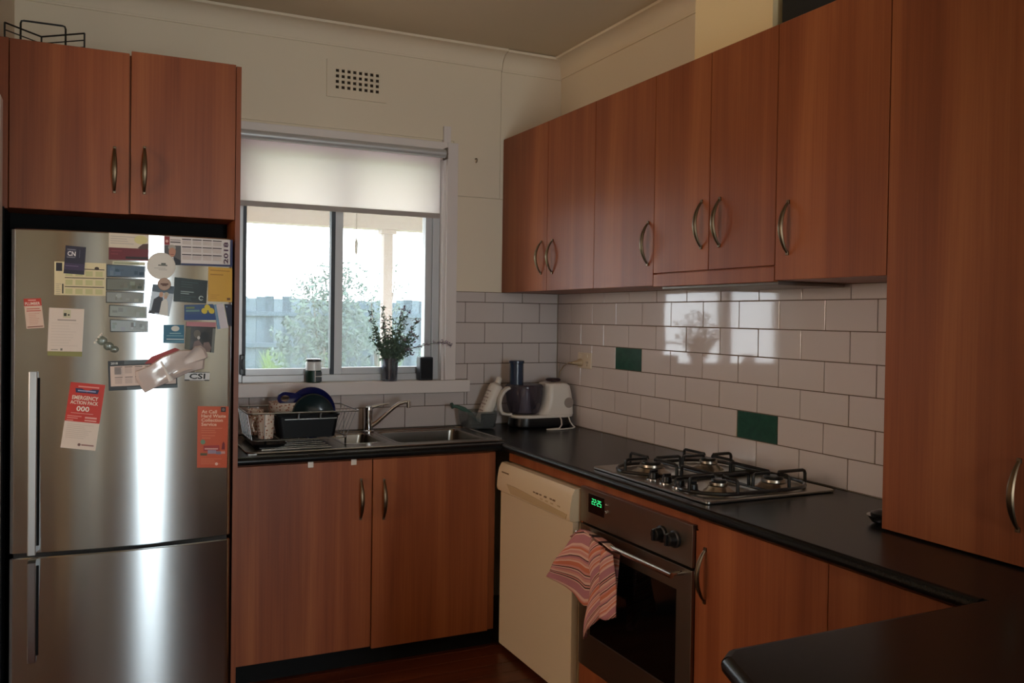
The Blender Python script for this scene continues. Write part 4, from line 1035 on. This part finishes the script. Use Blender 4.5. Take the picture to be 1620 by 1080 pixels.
# glass foot trinket
gt = thing('glass_magnet', 'small clear glass foot-shaped magnet with a row of white beads', 'magnet', (-2.165, yd(-2.165), 1.335), group=GM)
b = B(); b.ball((-2.180, yd(-2.18)-.005, 1.342), .017, .005, .015, 14); b.ball((-2.160, yd(-2.16)-.005, 1.324), .017, .005, .014, 14); b.ball((-2.142, yd(-2.142)-.005, 1.313), .015, .005, .011, 14)
b.build('glass_body', thin_glass('trinket_glass', (.80, .84, .82), .05, .15, solid=.15, scol=(170,176,170)), gt)
for x, z in [(-2.2015, 1.3359), (-2.1959, 1.3451), (-2.1899, 1.3538), (-2.1853, 1.3599), (-2.1806, 1.365)]:
    b = B(); b.ball((x, yd(x)-.004, z), .0042, .0038, .0042, 10); b.build('bead', mat('bead_white', (240,236,230), .2), gt)
pp('plumber_card', 'small red and white card headed PLUMBER near the left edge', 'card', [(-2.4154, 1.4782), (-2.3643, 1.481), (-2.3539, 1.3844), (-2.4061, 1.3803)], (222,196,180),
   [('r', 0, 0, 1, .25, (196,66,54)), ('r', .25, .04, .7, .08, (226,170,160)), ('t', 'PLUMBER', .06, .22, .10, .86, (232,214,204)), ('r', .12, .33, .86, .36, (196,110,96)), ('r', .1, .40, .92, .43, (196,90,80)), ('r', .06, .93, .95, .96, (120,70,60))] + lines(.2, .85, .5, .84, 7, (206,160,146), .3))
o = pp('note_pad', 'white magnetic note pad with green foot left of the photo strips', 'notepad', [(-2.3395, 1.4504), (-2.2347, 1.4473), (-2.2405, 1.3057), (-2.3445, 1.3076)], (226,214,204),
   [('r', .40, .03, .62, .22, (206,202,172)), ('r', .42, .11, .5, .18, (52,56,48)), ('c', .56, .15, .03, (80,84,76)), ('r', .25, .26, .78, .285, (160,150,142)), ('r', .1, .95, .3, .97, (170,160,150)), ('r', .37, .93, .43, .98, (120,120,110))] + lines(.08, .9, .34, .86, 9, (214,202,192), .2), th=.004)
pp('pad_backing', 'olive green lower edge of the magnetic note pad backing', 'card', [(-2.3439, 1.3075), (-2.2405, 1.3055), (-2.2414, 1.289), (-2.3444, 1.293)], (140,140,84))
pp('emergency_card', 'tilted red and white EMERGENCY ACTION PACK card reading 000', 'card', [(-2.2743, 1.2055), (-2.1691, 1.1937), (-2.1979, 0.9733), (-2.3037, 0.9892)], (228,214,202),
   [('r', 0, 0, 1, .59, (202,54,42)), ('r', .24, .045, .84, .065, (226,150,140)), ('p', [(.16, .085), (.85, .085), (.82, .15), (.19, .15)], (40,40,84)), ('r', .24, .108, .76, .128, (150,160,200)),
    ('t', 'EMERGENCY', .11, .255, .062, .75, (240,222,206)), ('t', 'ACTION PACK', .08, .325, .055, .80, (240,222,206)), ('t', '000', .28, .43, .08, .37, (244,232,222)), ('r', .14, .455, .78, .465, (226,150,140)), ('r', .05, .50, .46, .515, (226,140,130)), ('r', .05, .53, .36, .545, (226,140,130)), ('r', .56, .505, .9, .53, (232,170,160)), ('r', .56, .55, .9, .57, (232,170,160)), ('r', .04, .565, .24, .58, (226,140,130)),
    ('c', .51, .93, .045, (120,90,84)), ('r', .57, .92, .93, .94, (150,110,104))] + lines(.08, .9, .63, .83, 8, (200,184,172), .2))
b_ = (204,86,48)
pr_ = [('r', .75, .01, .91, .09, (40,32,34)), ('c', .83, .05, .05, (120,110,110))]
for k, (s_, w_) in enumerate((('At Call', .50), ('Hard Waste', .80), ('Collection', .70), ('Service', .50))): pr_.append(('t', s_, .12, .115+k*.068, .055, w_, (240,196,168)))
pr_ += lines(.12, .85, .35, .42, 3, (222,124,86), .3) + lines(.14, .6, .47, .51, 2, (222,124,86), .3)
pr_ += [('e', .18, .58, .08, .04, (110,140,110)), ('p', [(.2, .64), (.72, .63), (.74, .72), (.2, .73)], (168,52,50)), ('r', .24, .68, .68, .70, (226,176,168)), ('r', .34, .71, .62, .77, (160,140,160)), ('r', .62, .73, .80, .78, (130,120,136)), ('r', .78, .73, .92, .77, (206,150,140)), ('p', [(.8, .70), (.82, .60), (.86, .57), (.90, .60), (.91, .70)], (120,34,40)), ('r', .1, .76, .32, .80, (90,80,50))]
pr_ += lines(.12, .85, .85, .93, 4, (222,124,86), .3) + [('c', .64, .935, .05, (236,190,170))]
pp('waste_leaflet', 'orange leaflet reading At Call Hard Waste Collection Service', 'leaflet', [(-1.87, 1.1116), (-1.7623, 1.1055), (-1.7664, 0.8859), (-1.8705, 0.8947)], b_, pr_)

# ------------------------------------------------------------------ wire basket on the overhead cabinet
wk = thing('wire_basket', 'black wire corner basket on top of the overhead cabinet', 'basket', (-2.38, -0.5, 2.334))
L, F_, R_ = Vector((-2.488, -.55)), Vector((-2.383, -.44)), Vector((-2.243, -.55))
for z in (2.412, 2.388, 2.364, 2.345):
    b = B(); b.tube([(L.x, L.y, z), (F_.x, F_.y, z), (R_.x, R_.y, z)], 0.0032 if z > 2.4 else 0.0022, 6); b.build('wire', BLACKM, wk)
for p in (L, R_, F_):
    b = B(); b.tube([(p.x, p.y, 2.412), (p.x, p.y, 2.336)], 0.003, 6); b.build('upright', BLACKM, wk)
b = B(); b.tube([(-2.444, -.50, 2.336), (-2.444, -.50, 2.432), (-2.441, -.50, 2.440), (-2.434, -.50, 2.442), (-2.314, -.50, 2.4425), (-2.307, -.50, 2.4405), (-2.304, -.50, 2.432), (-2.304, -.50, 2.336)], 0.0034, 8); b.build('arch_rail', BLACKM, wk)
b = B(); b.tube([(L.x, L.y, 2.337), (R_.x, R_.y, 2.337)], .003, 6); b.tube([(-2.444, -.5, 2.337), (-2.304, -.5, 2.337)], .003, 6); b.build('base_wire', BLACKM, wk)

# dark box on top of the wall cabinets
db = thing('storage_box', 'dark box on top of the wall cabinets behind the duct boxing', 'box', (-0.1, -1.95, UZ1))
box('body', mat('box_dark', (22,24,28), .6), db, -0.19, -0.005, -2.16, -1.722, UZ1+.001, 2.60, .004); box('lid', mat('box_lid', (30,34,40), .5), db, -0.194, -0.003, -2.164, -1.718, 2.60, 2.63, .004)

# ------------------------------------------------------------------ power outlet
po = thing('power_outlet', 'ivory double power point on the right wall tiles', 'outlet', (0, -0.277, 1.23))
box('plate', IVORY, po, -0.008, 0.0005, -0.338, -0.216, 1.193, 1.270, .003)
for y in (-0.25, -0.304):
    box('switch', IVORY, po, -0.012, -0.007, y-.006, y+.006, 1.247, 1.262, .0015)
b = B()
for y in (-0.25, -0.304):
    for dy in (-.006, .006): b.box(-0.0088, -0.0075, y+dy-.0012, y+dy+.0012, 1.218, 1.228)
    b.box(-0.0088, -0.0075, y-.0012, y+.0012, 1.205, 1.214)
b.build('sockets', mat('socket_dark', (60,50,44), .6), po)
pg = thing('power_plug', 'beige plug with cable in the left socket of the power point', 'plug', (-0.02, -0.25, 1.222))
b = B(); b.lathe([(0.019, 0), (0.019, .012), (0.012, .022), (0.008, .04), (0.0045, .055)], -0.009, -0.25, 1.22, n=14, M=Matrix.Rotation(-PI/2, 3, 'Y')); b.build('plug_body', mat('beige_plug', (176,152,120), .5), pg)
b = B(); b.tube([(-0.06, -0.25, 1.22), (-0.070, -0.235, 1.219), (-0.055, -0.20, 1.215), (-0.03, -0.15, 1.208), (-0.012, -0.09, 1.195), (-0.006, -0.04, 1.16), (-.006, -.022, 1.10), (-.006, -.02, .906)], 0.003, 6); b.build('cable', mat('beige_plug'), pg)

# ------------------------------------------------------------------ food processor
fp = thing('food_processor', 'white food processor with smoky bowl in the bench corner', 'food processor', (-0.2, -0.14, 0.9))
cy = -0.145
def lo(rows): return [[(x, y, z) for x, y in rr(x0, x1, cy-h, cy+h, r, 6)] for x0, x1, h, r, z in rows]
b = B(); b.loft(lo([(-.335, -.024, .075, .06, .9035), (-.340, -.018, .080, .065, .912), (-.335, -.020, .078, .065, .950)])); b.build('dark_base', BLACKP, fp)
for x in (-.29, -.26): pass
b = B(); b.loft(lo([(-.348, -.014, .086, .07, .950), (-.352, -.012, .088, .07, .956), (-.346, -.014, .086, .07, .964)])); b.build('base_plate', WHITEP, fp)
b = B(); b.loft(lo([(-.215, -.014, .074, .04, .962), (-.195, -.015, .073, .04, .985), (-.182, -.018, .072, .04, 1.02), (-.174, -.022, .070, .038, 1.06), (-.172, -.032, .066, .036, 1.10), (-.166, -.045, .058, .034, 1.114), (-.150, -.062, .044, .03, 1.119)])); tw = b.build('motor_tower', WHITEP, fp)
b = B(); b.lathe([(0.026, 0), (0.026, .0012), (.02, .0016)], -0.056, cy-.0735, 1.02, n=20, M=Matrix.Rotation(PI/2, 3, 'X')); b.build('badge', mat('badge_grey', (150,136,128), .4), tw)
b = B(); b.lathe([(0.012, 1.118), (0.012, 1.122), (0.036, 1.124), (0.038, 1.132), (0.030, 1.138)], -0.105, cy, n=20); b.build('speed_knob', mat('knob_plum', (50,30,36), .4), tw)
SMOKE = thin_glass('smoky_plastic', (.50, .48, .54), .06, .05, solid=.38, scol=(92,84,98))
b = B(); b.lathe([(0.060, .966), (0.072, .975), (0.084, 1.01), (0.090, 1.06), (0.091, 1.096)], -0.268, cy, n=32, cap1=False); b.build('bowl', SMOKE, fp)
b = B(); b.lathe([(0.0935, 1.096), (0.0935, 1.102), (0.086, 1.110), (0.05, 1.113)], -0.268, cy, n=32); ld = b.build('bowl_lid', thin_glass('lid_smoke', (.42, .40, .46), .08, .1, solid=.45, scol=(84,78,92)), fp)
b = B(); b.lathe([(0.034, .97), (0.028, .99), (0.020, 1.085), (0.008, 1.09)], -0.262, cy, n=18); b.build('blade_hub', mat('hub_white', (220,214,214), .5), fp)
BLUEC = mat('chute_blue', (24,48,76), .22, coat=.3)
b = B(); b.lathe([(0.034, 1.108), (0.034, 1.212), (0.0375, 1.214), (0.0375, 1.226), (0.030, 1.229)], -0.312, cy, n=24); b.build('feed_chute', BLUEC, fp)
b = B()
pts = [(-.345, 1.098), (-.368, 1.092), (-.390, 1.075), (-.405, 1.05), (-.410, 1.02), (-.406, .99), (-.395, .972), (-.37, .966), (-.345, .966)]
rg = []
for k, (x, z) in enumerate(pts):
    a = pts[max(0, k-1)]; c = pts[min(len(pts)-1, k+1)]; tx_, tz_ = c[0]-a[0], c[1]-a[1]; ln = math.hypot(tx_, tz_); nx_, nz_ = -tz_/ln, tx_/ln
    h = .0095 if 0 < k < len(pts)-2 else .007
    rg.append([(x+nx_*h*s1_, cy-.01+.014*s2_, z+nz_*h*s1_) for s1_, s2_ in ((1, .6), (.6, 1), (-.6, 1), (-1, .6), (-1, -.6), (-.6, -1), (.6, -1), (1, -.6))])
b.loft(rg); b.build('bowl_handle', WHITEP, fp)
b = B(); b.tube([(-.11, cy-.078, .955), (-.112, cy-.098, .940), (-.125, cy-.125, .920), (-.15, cy-.145, .9055), (-.20, cy-.148, .9045), (-.222, cy-.152, .9045), (-.205, cy-.165, .9045), (-.14, cy-.168, .9045), (-.08, cy-.150, .9045), (-.045, cy-.115, .9045), (-.05, cy-.105, .910), (-.062, cy-.098, .930), (-.06, cy-.078, .955)], .0035, 8)
b.build('cord', WHITEP, fp)

# ------------------------------------------------------------------ tub, bottle, scrubber, brush
TUBM = thin_glass('frosted_tub', (.84, .88, .89), .06, .2, solid=.20, scol=(150,152,152))
tb = B()
orr = lambda d, z, r=.02: [(x, y, z) for x, y in rr(-.585+d, -.424-d, -.185+d, -.045-d, r, 4)]
tb.loft([orr(.014, .9035), orr(.004, .94), orr(0, .985), orr(.0025, .985), orr(.007, .94), orr(.017, .9065)])
tag(tb.build('plastic_tub', TUBM), 'clear plastic tub by the sink holding a bottle, scrubber and brush', 'tub')
bo = thing('detergent_bottle', 'white detergent bottle leaning in the plastic tub beside the food processor', 'bottle', (-.475, -.115, .91))
M_ = Matrix.Rotation(math.radians(24), 3, 'Y')
b = B(); b.lathe([(.030, 0), (.035, .006), (.036, .05), (.037, .12), (.037, .178), (.033, .194), (.020, .203), (.015, .206)], -.480, -.105, .925, n=22, M=M_); b.build('bottle_body', mat('bottle_white', (232,220,208), .4), bo)
b = B(); b.lathe([(.0145, .207), (.0145, .232), (.011, .238)], -.480, -.105, .925, n=16, M=M_); b.build('cap', WHITEP, bo)
b = B()
for k in range(7):
    z = .05+k*.017; rn = .0368
    for a0 in (2.9, 3.1, 3.3, 3.5, 3.7):
        if (k*3+int(a0*10)) % 4 == 0: continue
        pp_ = []
        for a, zz in ((a0, z), (a0+.16, z), (a0+.16, z+.006), (a0, z+.006)): pp_.append(M_ @ Vector((rn*1.012*math.cos(a), rn*1.012*math.sin(a), zz)) + Vector((-.480, -.105, .925)))
        b.face(pp_)
b.build('print', mat('print_grey', (170,140,130), .6), bo)
sc = B(); sc.box(-.498, -.432, -.168, -.130, .9085, .972, .006); o = sc.build('scrubber', mat('scrub_black', (22,22,24), .8, bump=.5, bscale=300)); tag(o, 'black scrubbing block standing in the plastic tub', 'scrubber')
br = thing('dish_brush', 'green-handled dish brush sticking out of the plastic tub toward the sink', 'brush', (-.55, -.10, .95))
GREENH = mat('brush_green', (66,98,86), .4)
b = B(); b.tube([(-.630, -.10, 1.010), (-.60, -.10, 1.003), (-.57, -.10, .990), (-.53, -.10, .965), (-.505, -.10, .935)], [.006, .009, .012, .009, .007], 10); b.build('brush_handle', GREENH, br)
b = B(); b.lathe([(.006, -.006), (.015, -.004), (.015, .004), (.006, .008)], -.634, -.10, 1.011, n=14, M=Matrix.Rotation(PI/2.4, 3, 'Y')); b.build('end_knob', GREENH, br)

# ------------------------------------------------------------------ sill objects
SZ = 1.1283
jr = thing('jar', 'small jar with white top and dark green label on the window sill', 'jar', (-1.282, 0.005, SZ))
jx, jy = -1.286, 0.0
b = B(); b.lathe([(.030, SZ), (.036, SZ+.004), (.036, SZ+.056)], jx, jy, n=22); b.build('label_band', mat('label_green', (20,56,44), .4), jr)
b = B(); b.lathe([(.0358, SZ+.056), (.0358, SZ+.090), (.033, SZ+.096)], jx, jy, n=22); b.build('jar_glass', mat('jar_white', (236,236,236), .25), jr)
b = B(); b.lathe([(.034, SZ+.096), (.0355, SZ+.098), (.0355, SZ+.106), (.030, SZ+.108)], jx, jy, n=22); b.build('lid', mat('jar_lid', (60,60,62), .3, metal=.6), jr)
b = B(); b.box(jx+.0, jx+.030, jy-.0372, jy-.030, SZ+.006, SZ+.026, mt=BLACKP); b.box(jx+.004, jx+.03, jy-.0372, jy-.03, SZ+.032, SZ+.050, mt=BLACKP); b.box(jx-.002, jx+.001, jy-.0376, jy-.03, SZ+.004, SZ+.054, mt=WHITEP); b.box(jx-.001, jx+.028, jy-.0376, jy-.03, SZ+.0275, SZ+.0305, mt=WHITEP); b.build('label_print', None, jr)
vx, vy = -0.918, 0.0
vs = thing('flower_vase', 'glass tumbler vase on the window sill', 'vase', (vx, vy, SZ))
VG = thin_glass('vase_glass', (.74, .78, .84), .10, .03, solid=.22, scol=(130,136,150))
b = B(); b.lathe([(.034, SZ), (.036, SZ+.003), (.038, SZ+.05), (.043, SZ+.108), (.0415, SZ+.108), (.036, SZ+.05), (.033, SZ+.008)], vx, vy, n=24); b.build('glass', VG, vs)
b = B(); b.lathe([(.0325, SZ+.008), (.0345, SZ+.045), (.035, SZ+.055)], vx, vy, n=24); b.build('water', thin_glass('vase_water', (.42, .46, .58), .05, .02, solid=.25, scol=(74,78,100)), vs)
fw_ = thing('flower_bunch', 'bunch of wilting grey-green and purple flowers in the vase', 'flowers', (vx, vy, SZ+.02))
rnd = random.Random(21)
stem_m = mat('stem_green', (96,110,90), .7); leaf_m = mat('leaf_dark', (98,120,104), .7); pet_m = mat('petal_mauve', (156,138,156), .7)
targets = [(-1.030, 1.42), (-1.005, 1.45), (-1.015, 1.37), (-.995, 1.34), (-.975, 1.41), (-.960, 1.465), (-.945, 1.475), (-.985, 1.30), (-.955, 1.38), (-.935, 1.43), (-.925, 1.37), (-.905, 1.41), (-.89, 1.44), (-.872, 1.475), (-.855, 1.48), (-.885, 1.37), (-.865, 1.33), (-.845, 1.40), (-.83, 1.455), (-.82, 1.37), (-.795, 1.415), (-.775, 1.42), (-.80, 1.34), (-.785, 1.35), (-.81, 1.30), (-.87, 1.29), (-.94, 1.31), (-1.02, 1.33), (-.965, 1.335), (-.90, 1.33), (-.84, 1.28), (-.82, 1.26)]
sb_, lb, pb = B(), B(), B()
def leafq(bm_, c, s_, rnd):
    a = Vector((rnd.uniform(-1, 1), rnd.uniform(-1, 1), rnd.uniform(-.3, 1))).normalized(); q = a.orthogonal().normalized()
    bm_.face([c-a*s_*.2, c+q*s_*.38+a*s_*.3, c+a*s_, c-q*s_*.38+a*s_*.3])
for i, (tx_, tz_) in enumerate(targets):
    ty_ = vy+rnd.uniform(-.07, .03); p0 = Vector((vx+rnd.uniform(-.02, .02), vy+rnd.uniform(-.02, .02), SZ+.02)); p2 = Vector((tx_, ty_, tz_))
    pm = Vector((vx+(tx_-vx)*.28+rnd.uniform(-.008, .008), vy+(ty_-vy)*.3, SZ+.13)); pts = []
    for k in range(7):
        t_ = k/6; pts.append(p0*(1-t_)**2+pm*2*t_*(1-t_)+p2*t_*t_)
    sb_.tube(pts, [.0020-.0010*k/6 for k in range(7)], 5)
    for k in range(44):
        t_ = rnd.uniform(.40, 1.0); c = p0*(1-t_)**2+pm*2*t_*(1-t_)+p2*t_*t_ + Vector((rnd.gauss(0, .006), rnd.gauss(0, .006), rnd.gauss(0, .006)))
        leafq(lb, c, rnd.uniform(.008, .018), rnd)
    for k in range(7):
        c = p2+Vector((rnd.gauss(0, .007), rnd.gauss(0, .007), rnd.gauss(0, .008))); leafq(pb if (tx_ > -.88 or i % 4 == 0) else lb, c, rnd.uniform(.009, .016), rnd)
drp = [Vector(p) for p in [(-.90, -.01, SZ+.05), (-.86, -.04, 1.275), (-.80, -.05, 1.29), (-.74, -.055, 1.305), (-.69, -.06, 1.313), (-.65, -.06, 1.310), (-.625, -.06, 1.296)]]
sb_.tube(drp, .0014, 5)
for k in range(150):
    t_ = rnd.uniform(1.0, 5.99); i = int(t_); c = drp[i].lerp(drp[i+1], t_-i)+Vector((rnd.gauss(0, .004), rnd.gauss(0, .004), rnd.gauss(0, .005))); leafq(pb, c, rnd.uniform(.005, .011), rnd)
for k in range(260):
    c = Vector((vx+rnd.gauss(.005, .034), vy+rnd.gauss(-.01, .02), rnd.uniform(SZ+.095, SZ+.20))); leafq(lb, c, rnd.uniform(.008, .02), rnd)
sb_.build('stems', stem_m, fw_, smooth=0)
o = lb.build('leaves', leaf_m, fw_, smooth=0); o['kind'] = 'stuff'
o = pb.build('petals', pet_m, fw_, smooth=0); o['kind'] = 'stuff'
sp_ = thing('speaker_box', 'small dark blue-black upright box at the right end of the window sill', 'speaker', (-.735, .005, SZ))
DB = mat('speaker_dark', (22,28,38), .5)
box('case', DB, sp_, -.772, -.703, -.022, .030, SZ, SZ+.112, .005); box('grille', mat('speaker_mesh', (14,18,24), .8, bump=.5, bscale=500), sp_, -.766, -.709, -.0235, -.021, SZ+.008, SZ+.104, .001)

# ------------------------------------------------------------------ dish rack and its dishes
WIRE = mat('rack_wire', (160,160,160), .3, metal=1.0)
dr = thing('dish_rack', 'wire dish rack with black tray on the sink drainer', 'dish rack', (-1.42, -.28, .905))
rx0, rx1, ry0, ry1 = -1.625, -1.235, -.405, -.125
zb_, zr = .930, 1.040
def rect(x0, x1, y0, y1, z, r=.02): return [(x, y, z) for x, y in rr(x0, x1, y0, y1, r, 3)]
b = B(); b.tube(rect(rx0-.02, rx1+.045, ry0-.012, ry1+.012, zr), .0030, 8, closed=True); b.tube(rect(rx0, rx1, ry0, ry1, zb_), .0026, 8, closed=True); b.build('rim_wires', WIRE, dr)
def wires(pairs):
    for a, c in pairs:
        b = B(); b.tube([a, c], .0014, 6); b.build('wire', WIRE, dr)
wires([((rx0-.02, y, zr), (rx0, y, zb_)) for y in [ry0+.025+k*.045 for k in range(6)]])
wires([((rx1+.045, y, zr), (rx1, y, zb_)) for y in [ry0+.03+k*.045 for k in range(6)]])
wires([((x, ry1+.012, zr), (x, ry1, zb_)) for x in [rx0+.03+k*.04 for k in range(9)]])
wires([((x, ry0-.012, zr), (x, ry0, zb_)) for x in (rx0+.045, rx1-.02)])
wires([((x, ry0, zb_), (x, ry1, zb_)) for x in [rx0+.03+k*.04 for k in range(9)]])
b = B(); b.tube([(-1.50, ry0-.008, 1.013), (-1.285, ry0-.008, 1.013)], .002, 6)
for x in (-1.445, -1.355): b.tube([(x, ry0-.008, 1.013), (x, ry0-.010, 1.03), (x+.003, ry0-.012, zr)], .004, 6)
b.build('clip_wire', WIRE, dr)
b = B(); tr_ = lambda d, z: [(x, y, z) for x, y in rr(rx0-.004+d, -1.49-d, ry0-.03+d, ry1-d, .03, 4)]
b.loft([tr_(.012, .9046), tr_(0, .920), tr_(.003, .920), tr_(.014, .908)]); b.build('drip_tray', BLACKP, dr)
for x, y in ((rx0+.05, ry0+.0), (rx1-.012, ry0-.004), (rx0+.05, ry1), (rx1-.012, ry1)):
    b = B(); b.tube([(x, y, zb_), (x, y, .9055)], .004, 8); b.build('foot', BLACKP, dr)
# roasting tin
b = B(); tn = lambda d, z, t_=0: [(x, y, z) for x, y in rr(-1.528+d, -1.268-d, -.395+d*.6, -.275-d*.6, .018, 4)]
b.loft([tn(.016, .9335), tn(.002, 1.018), tn(-.004, 1.024), tn(-.004, 1.028), tn(.004, 1.026), tn(.02, .942)])
tag(b.build('roasting_tin', mat('tin_black', (13,14,18), .5, spec=.25)), 'deep black roasting tin at the front of the dish rack', 'tin')
# blue pan with loop handle
def standing(profile, c, tilt, roll_, n=32):
    M1 = Matrix.Rotation(roll_, 3, 'Z') @ Matrix.Rotation(PI/2+tilt, 3, 'X'); return M1
BLUEE = mat('blue_enamel', (26,32,84), .14, coat=.5); bp_ = thing('blue_pan', 'dark blue enamel pan with a loop handle standing at the back of the dish rack', 'pan', (-1.345, -.2, .94))
M1 = standing(None, None, -.12, .08)
b = B(); b.lathe([(.030, -.030), (.078, -.028), (.094, -.016), (.107, .0), (.111, .003), (.107, .005), (.09, -.010), (.074, -.021), (.03, -.023)], -1.343, -.205, 1.042-.028, n=40, M=M1); b.build('pan_body', BLUEE, bp_)
b = B(); rg = []
lug = [(-.045, .083), (-.075, .088), (-.105, .092), (-.130, .090), (-.144, .078), (-.147, .062), (-.140, .046), (-.124, .034), (-.104, .022)]
outer = [Vector((p[0], 0, p[1])) for p in lug]
cen = Vector((-.118, 0, .066)); inner = [Vector((cen.x+.020*math.cos(PI*.55+k*.72), 0, cen.z+.013*math.sin(PI*.55+k*.72))) for k in range(9)]
hole = [Vector((cen.x+.0195*math.cos(2*PI*k/16), 0, cen.z+.0135*math.sin(2*PI*k/16))) for k in range(16)]
outl = [Vector((cen.x+(.034 if math.cos(2*PI*k/16) < .3 else .075)*math.cos(2*PI*k/16), 0, cen.z+(.028 if math.cos(2*PI*k/16) < .3 else .026)*math.sin(2*PI*k/16))) for k in range(16)]
o3 = Vector((-1.343, -.208, 1.014)); Rz = Matrix.Rotation(.08, 3, 'Z')
def q3(p, dy): return Rz @ Vector((p.x, dy, p.z)) + o3
b.loft([[q3(p, -.004) for p in hole], [q3(p, -.006) for p in outl], [q3(p, .004) for p in outl], [q3(p, .003) for p in hole], [q3(p, -.004) for p in hole]], None, False, False); b.build('loop_handle', BLUEE, bp_)
b = B(); M2 = standing(None, None, -.16, .05)
b.lathe([(.02, -.012), (.055, -.012), (.088, .002), (.0935, .006), (.088, .008), (.055, -.006), (.02, -.006)], -1.345, -.245, 1.006, n=40, M=M2)
tag(b.build('dinner_plate', mat('plate_green', (30,44,46), .2, coat=.4)), 'dark green plate standing in front of the blue pan in the dish rack', 'plate')
FLOR = spots('floral_china', (226,206,188), (128,52,44), (178,120,96), 95)
def mug(label, cx, cy_, z, r, h, ang):
    t = thing('floral_mug', label, 'mug', (cx, cy_, z), 'floral mugs in the dish rack')
    b = B(); b.lathe([(r*.82, z), (r*.9, z+.004), (r, z+h*.5), (r*1.02, z+h), (r*.95, z+h), (r*.9, z+h*.5), (r*.8, z+.008)], cx, cy_, n=24); b.build('mug_body', FLOR, t)
    c_, s_ = math.cos(ang), math.sin(ang)
    b = B(); b.tube([(cx+c_*d, cy_+s_*d, z+zz) for d, zz in ((r*.93, h*.8), (r*1.4, h*.82), (r*1.7, h*.55), (r*1.45, h*.28), (r*.93, h*.24))], .0042, 8); b.build('mug_handle', FLOR, t)
mug('floral mug at the front left of the dish rack', -1.566, -.355, .933, .034, .100, 2.6)
mug('floral mug behind, at the back left of the dish rack', -1.585, -.22, .933, .034, .105, 1.6)
b = B(); b.lathe([(.022, .934), (.05, .965), (.066, 1.03), (.068, 1.062), (.065, 1.062), (.047, .968), (.02, .939)], -1.455, -.185, n=24); tag(b.build('floral_bowl', FLOR), 'floral bowl in the dish rack between the mugs and the pan', 'bowl')
# small dish by the pantry
sd = thing('metal_dish', 'small steel dish with a black lid on the bench against the pantry', 'dish', (-.262, -2.195, .9))
b = B(); b.lathe([(.02, .9008), (.03, .904), (.04, .918), (.043, .922), (.040, .922), (.028, .907)], -.262, -2.198, n=22); b.build('dish', CHROME, sd)
b = B(); b.lathe([(.034, .921), (.036, .928), (.02, .935), (.004, .936)], -.258, -2.198, n=20); b.build('lid', BLACKP, sd)
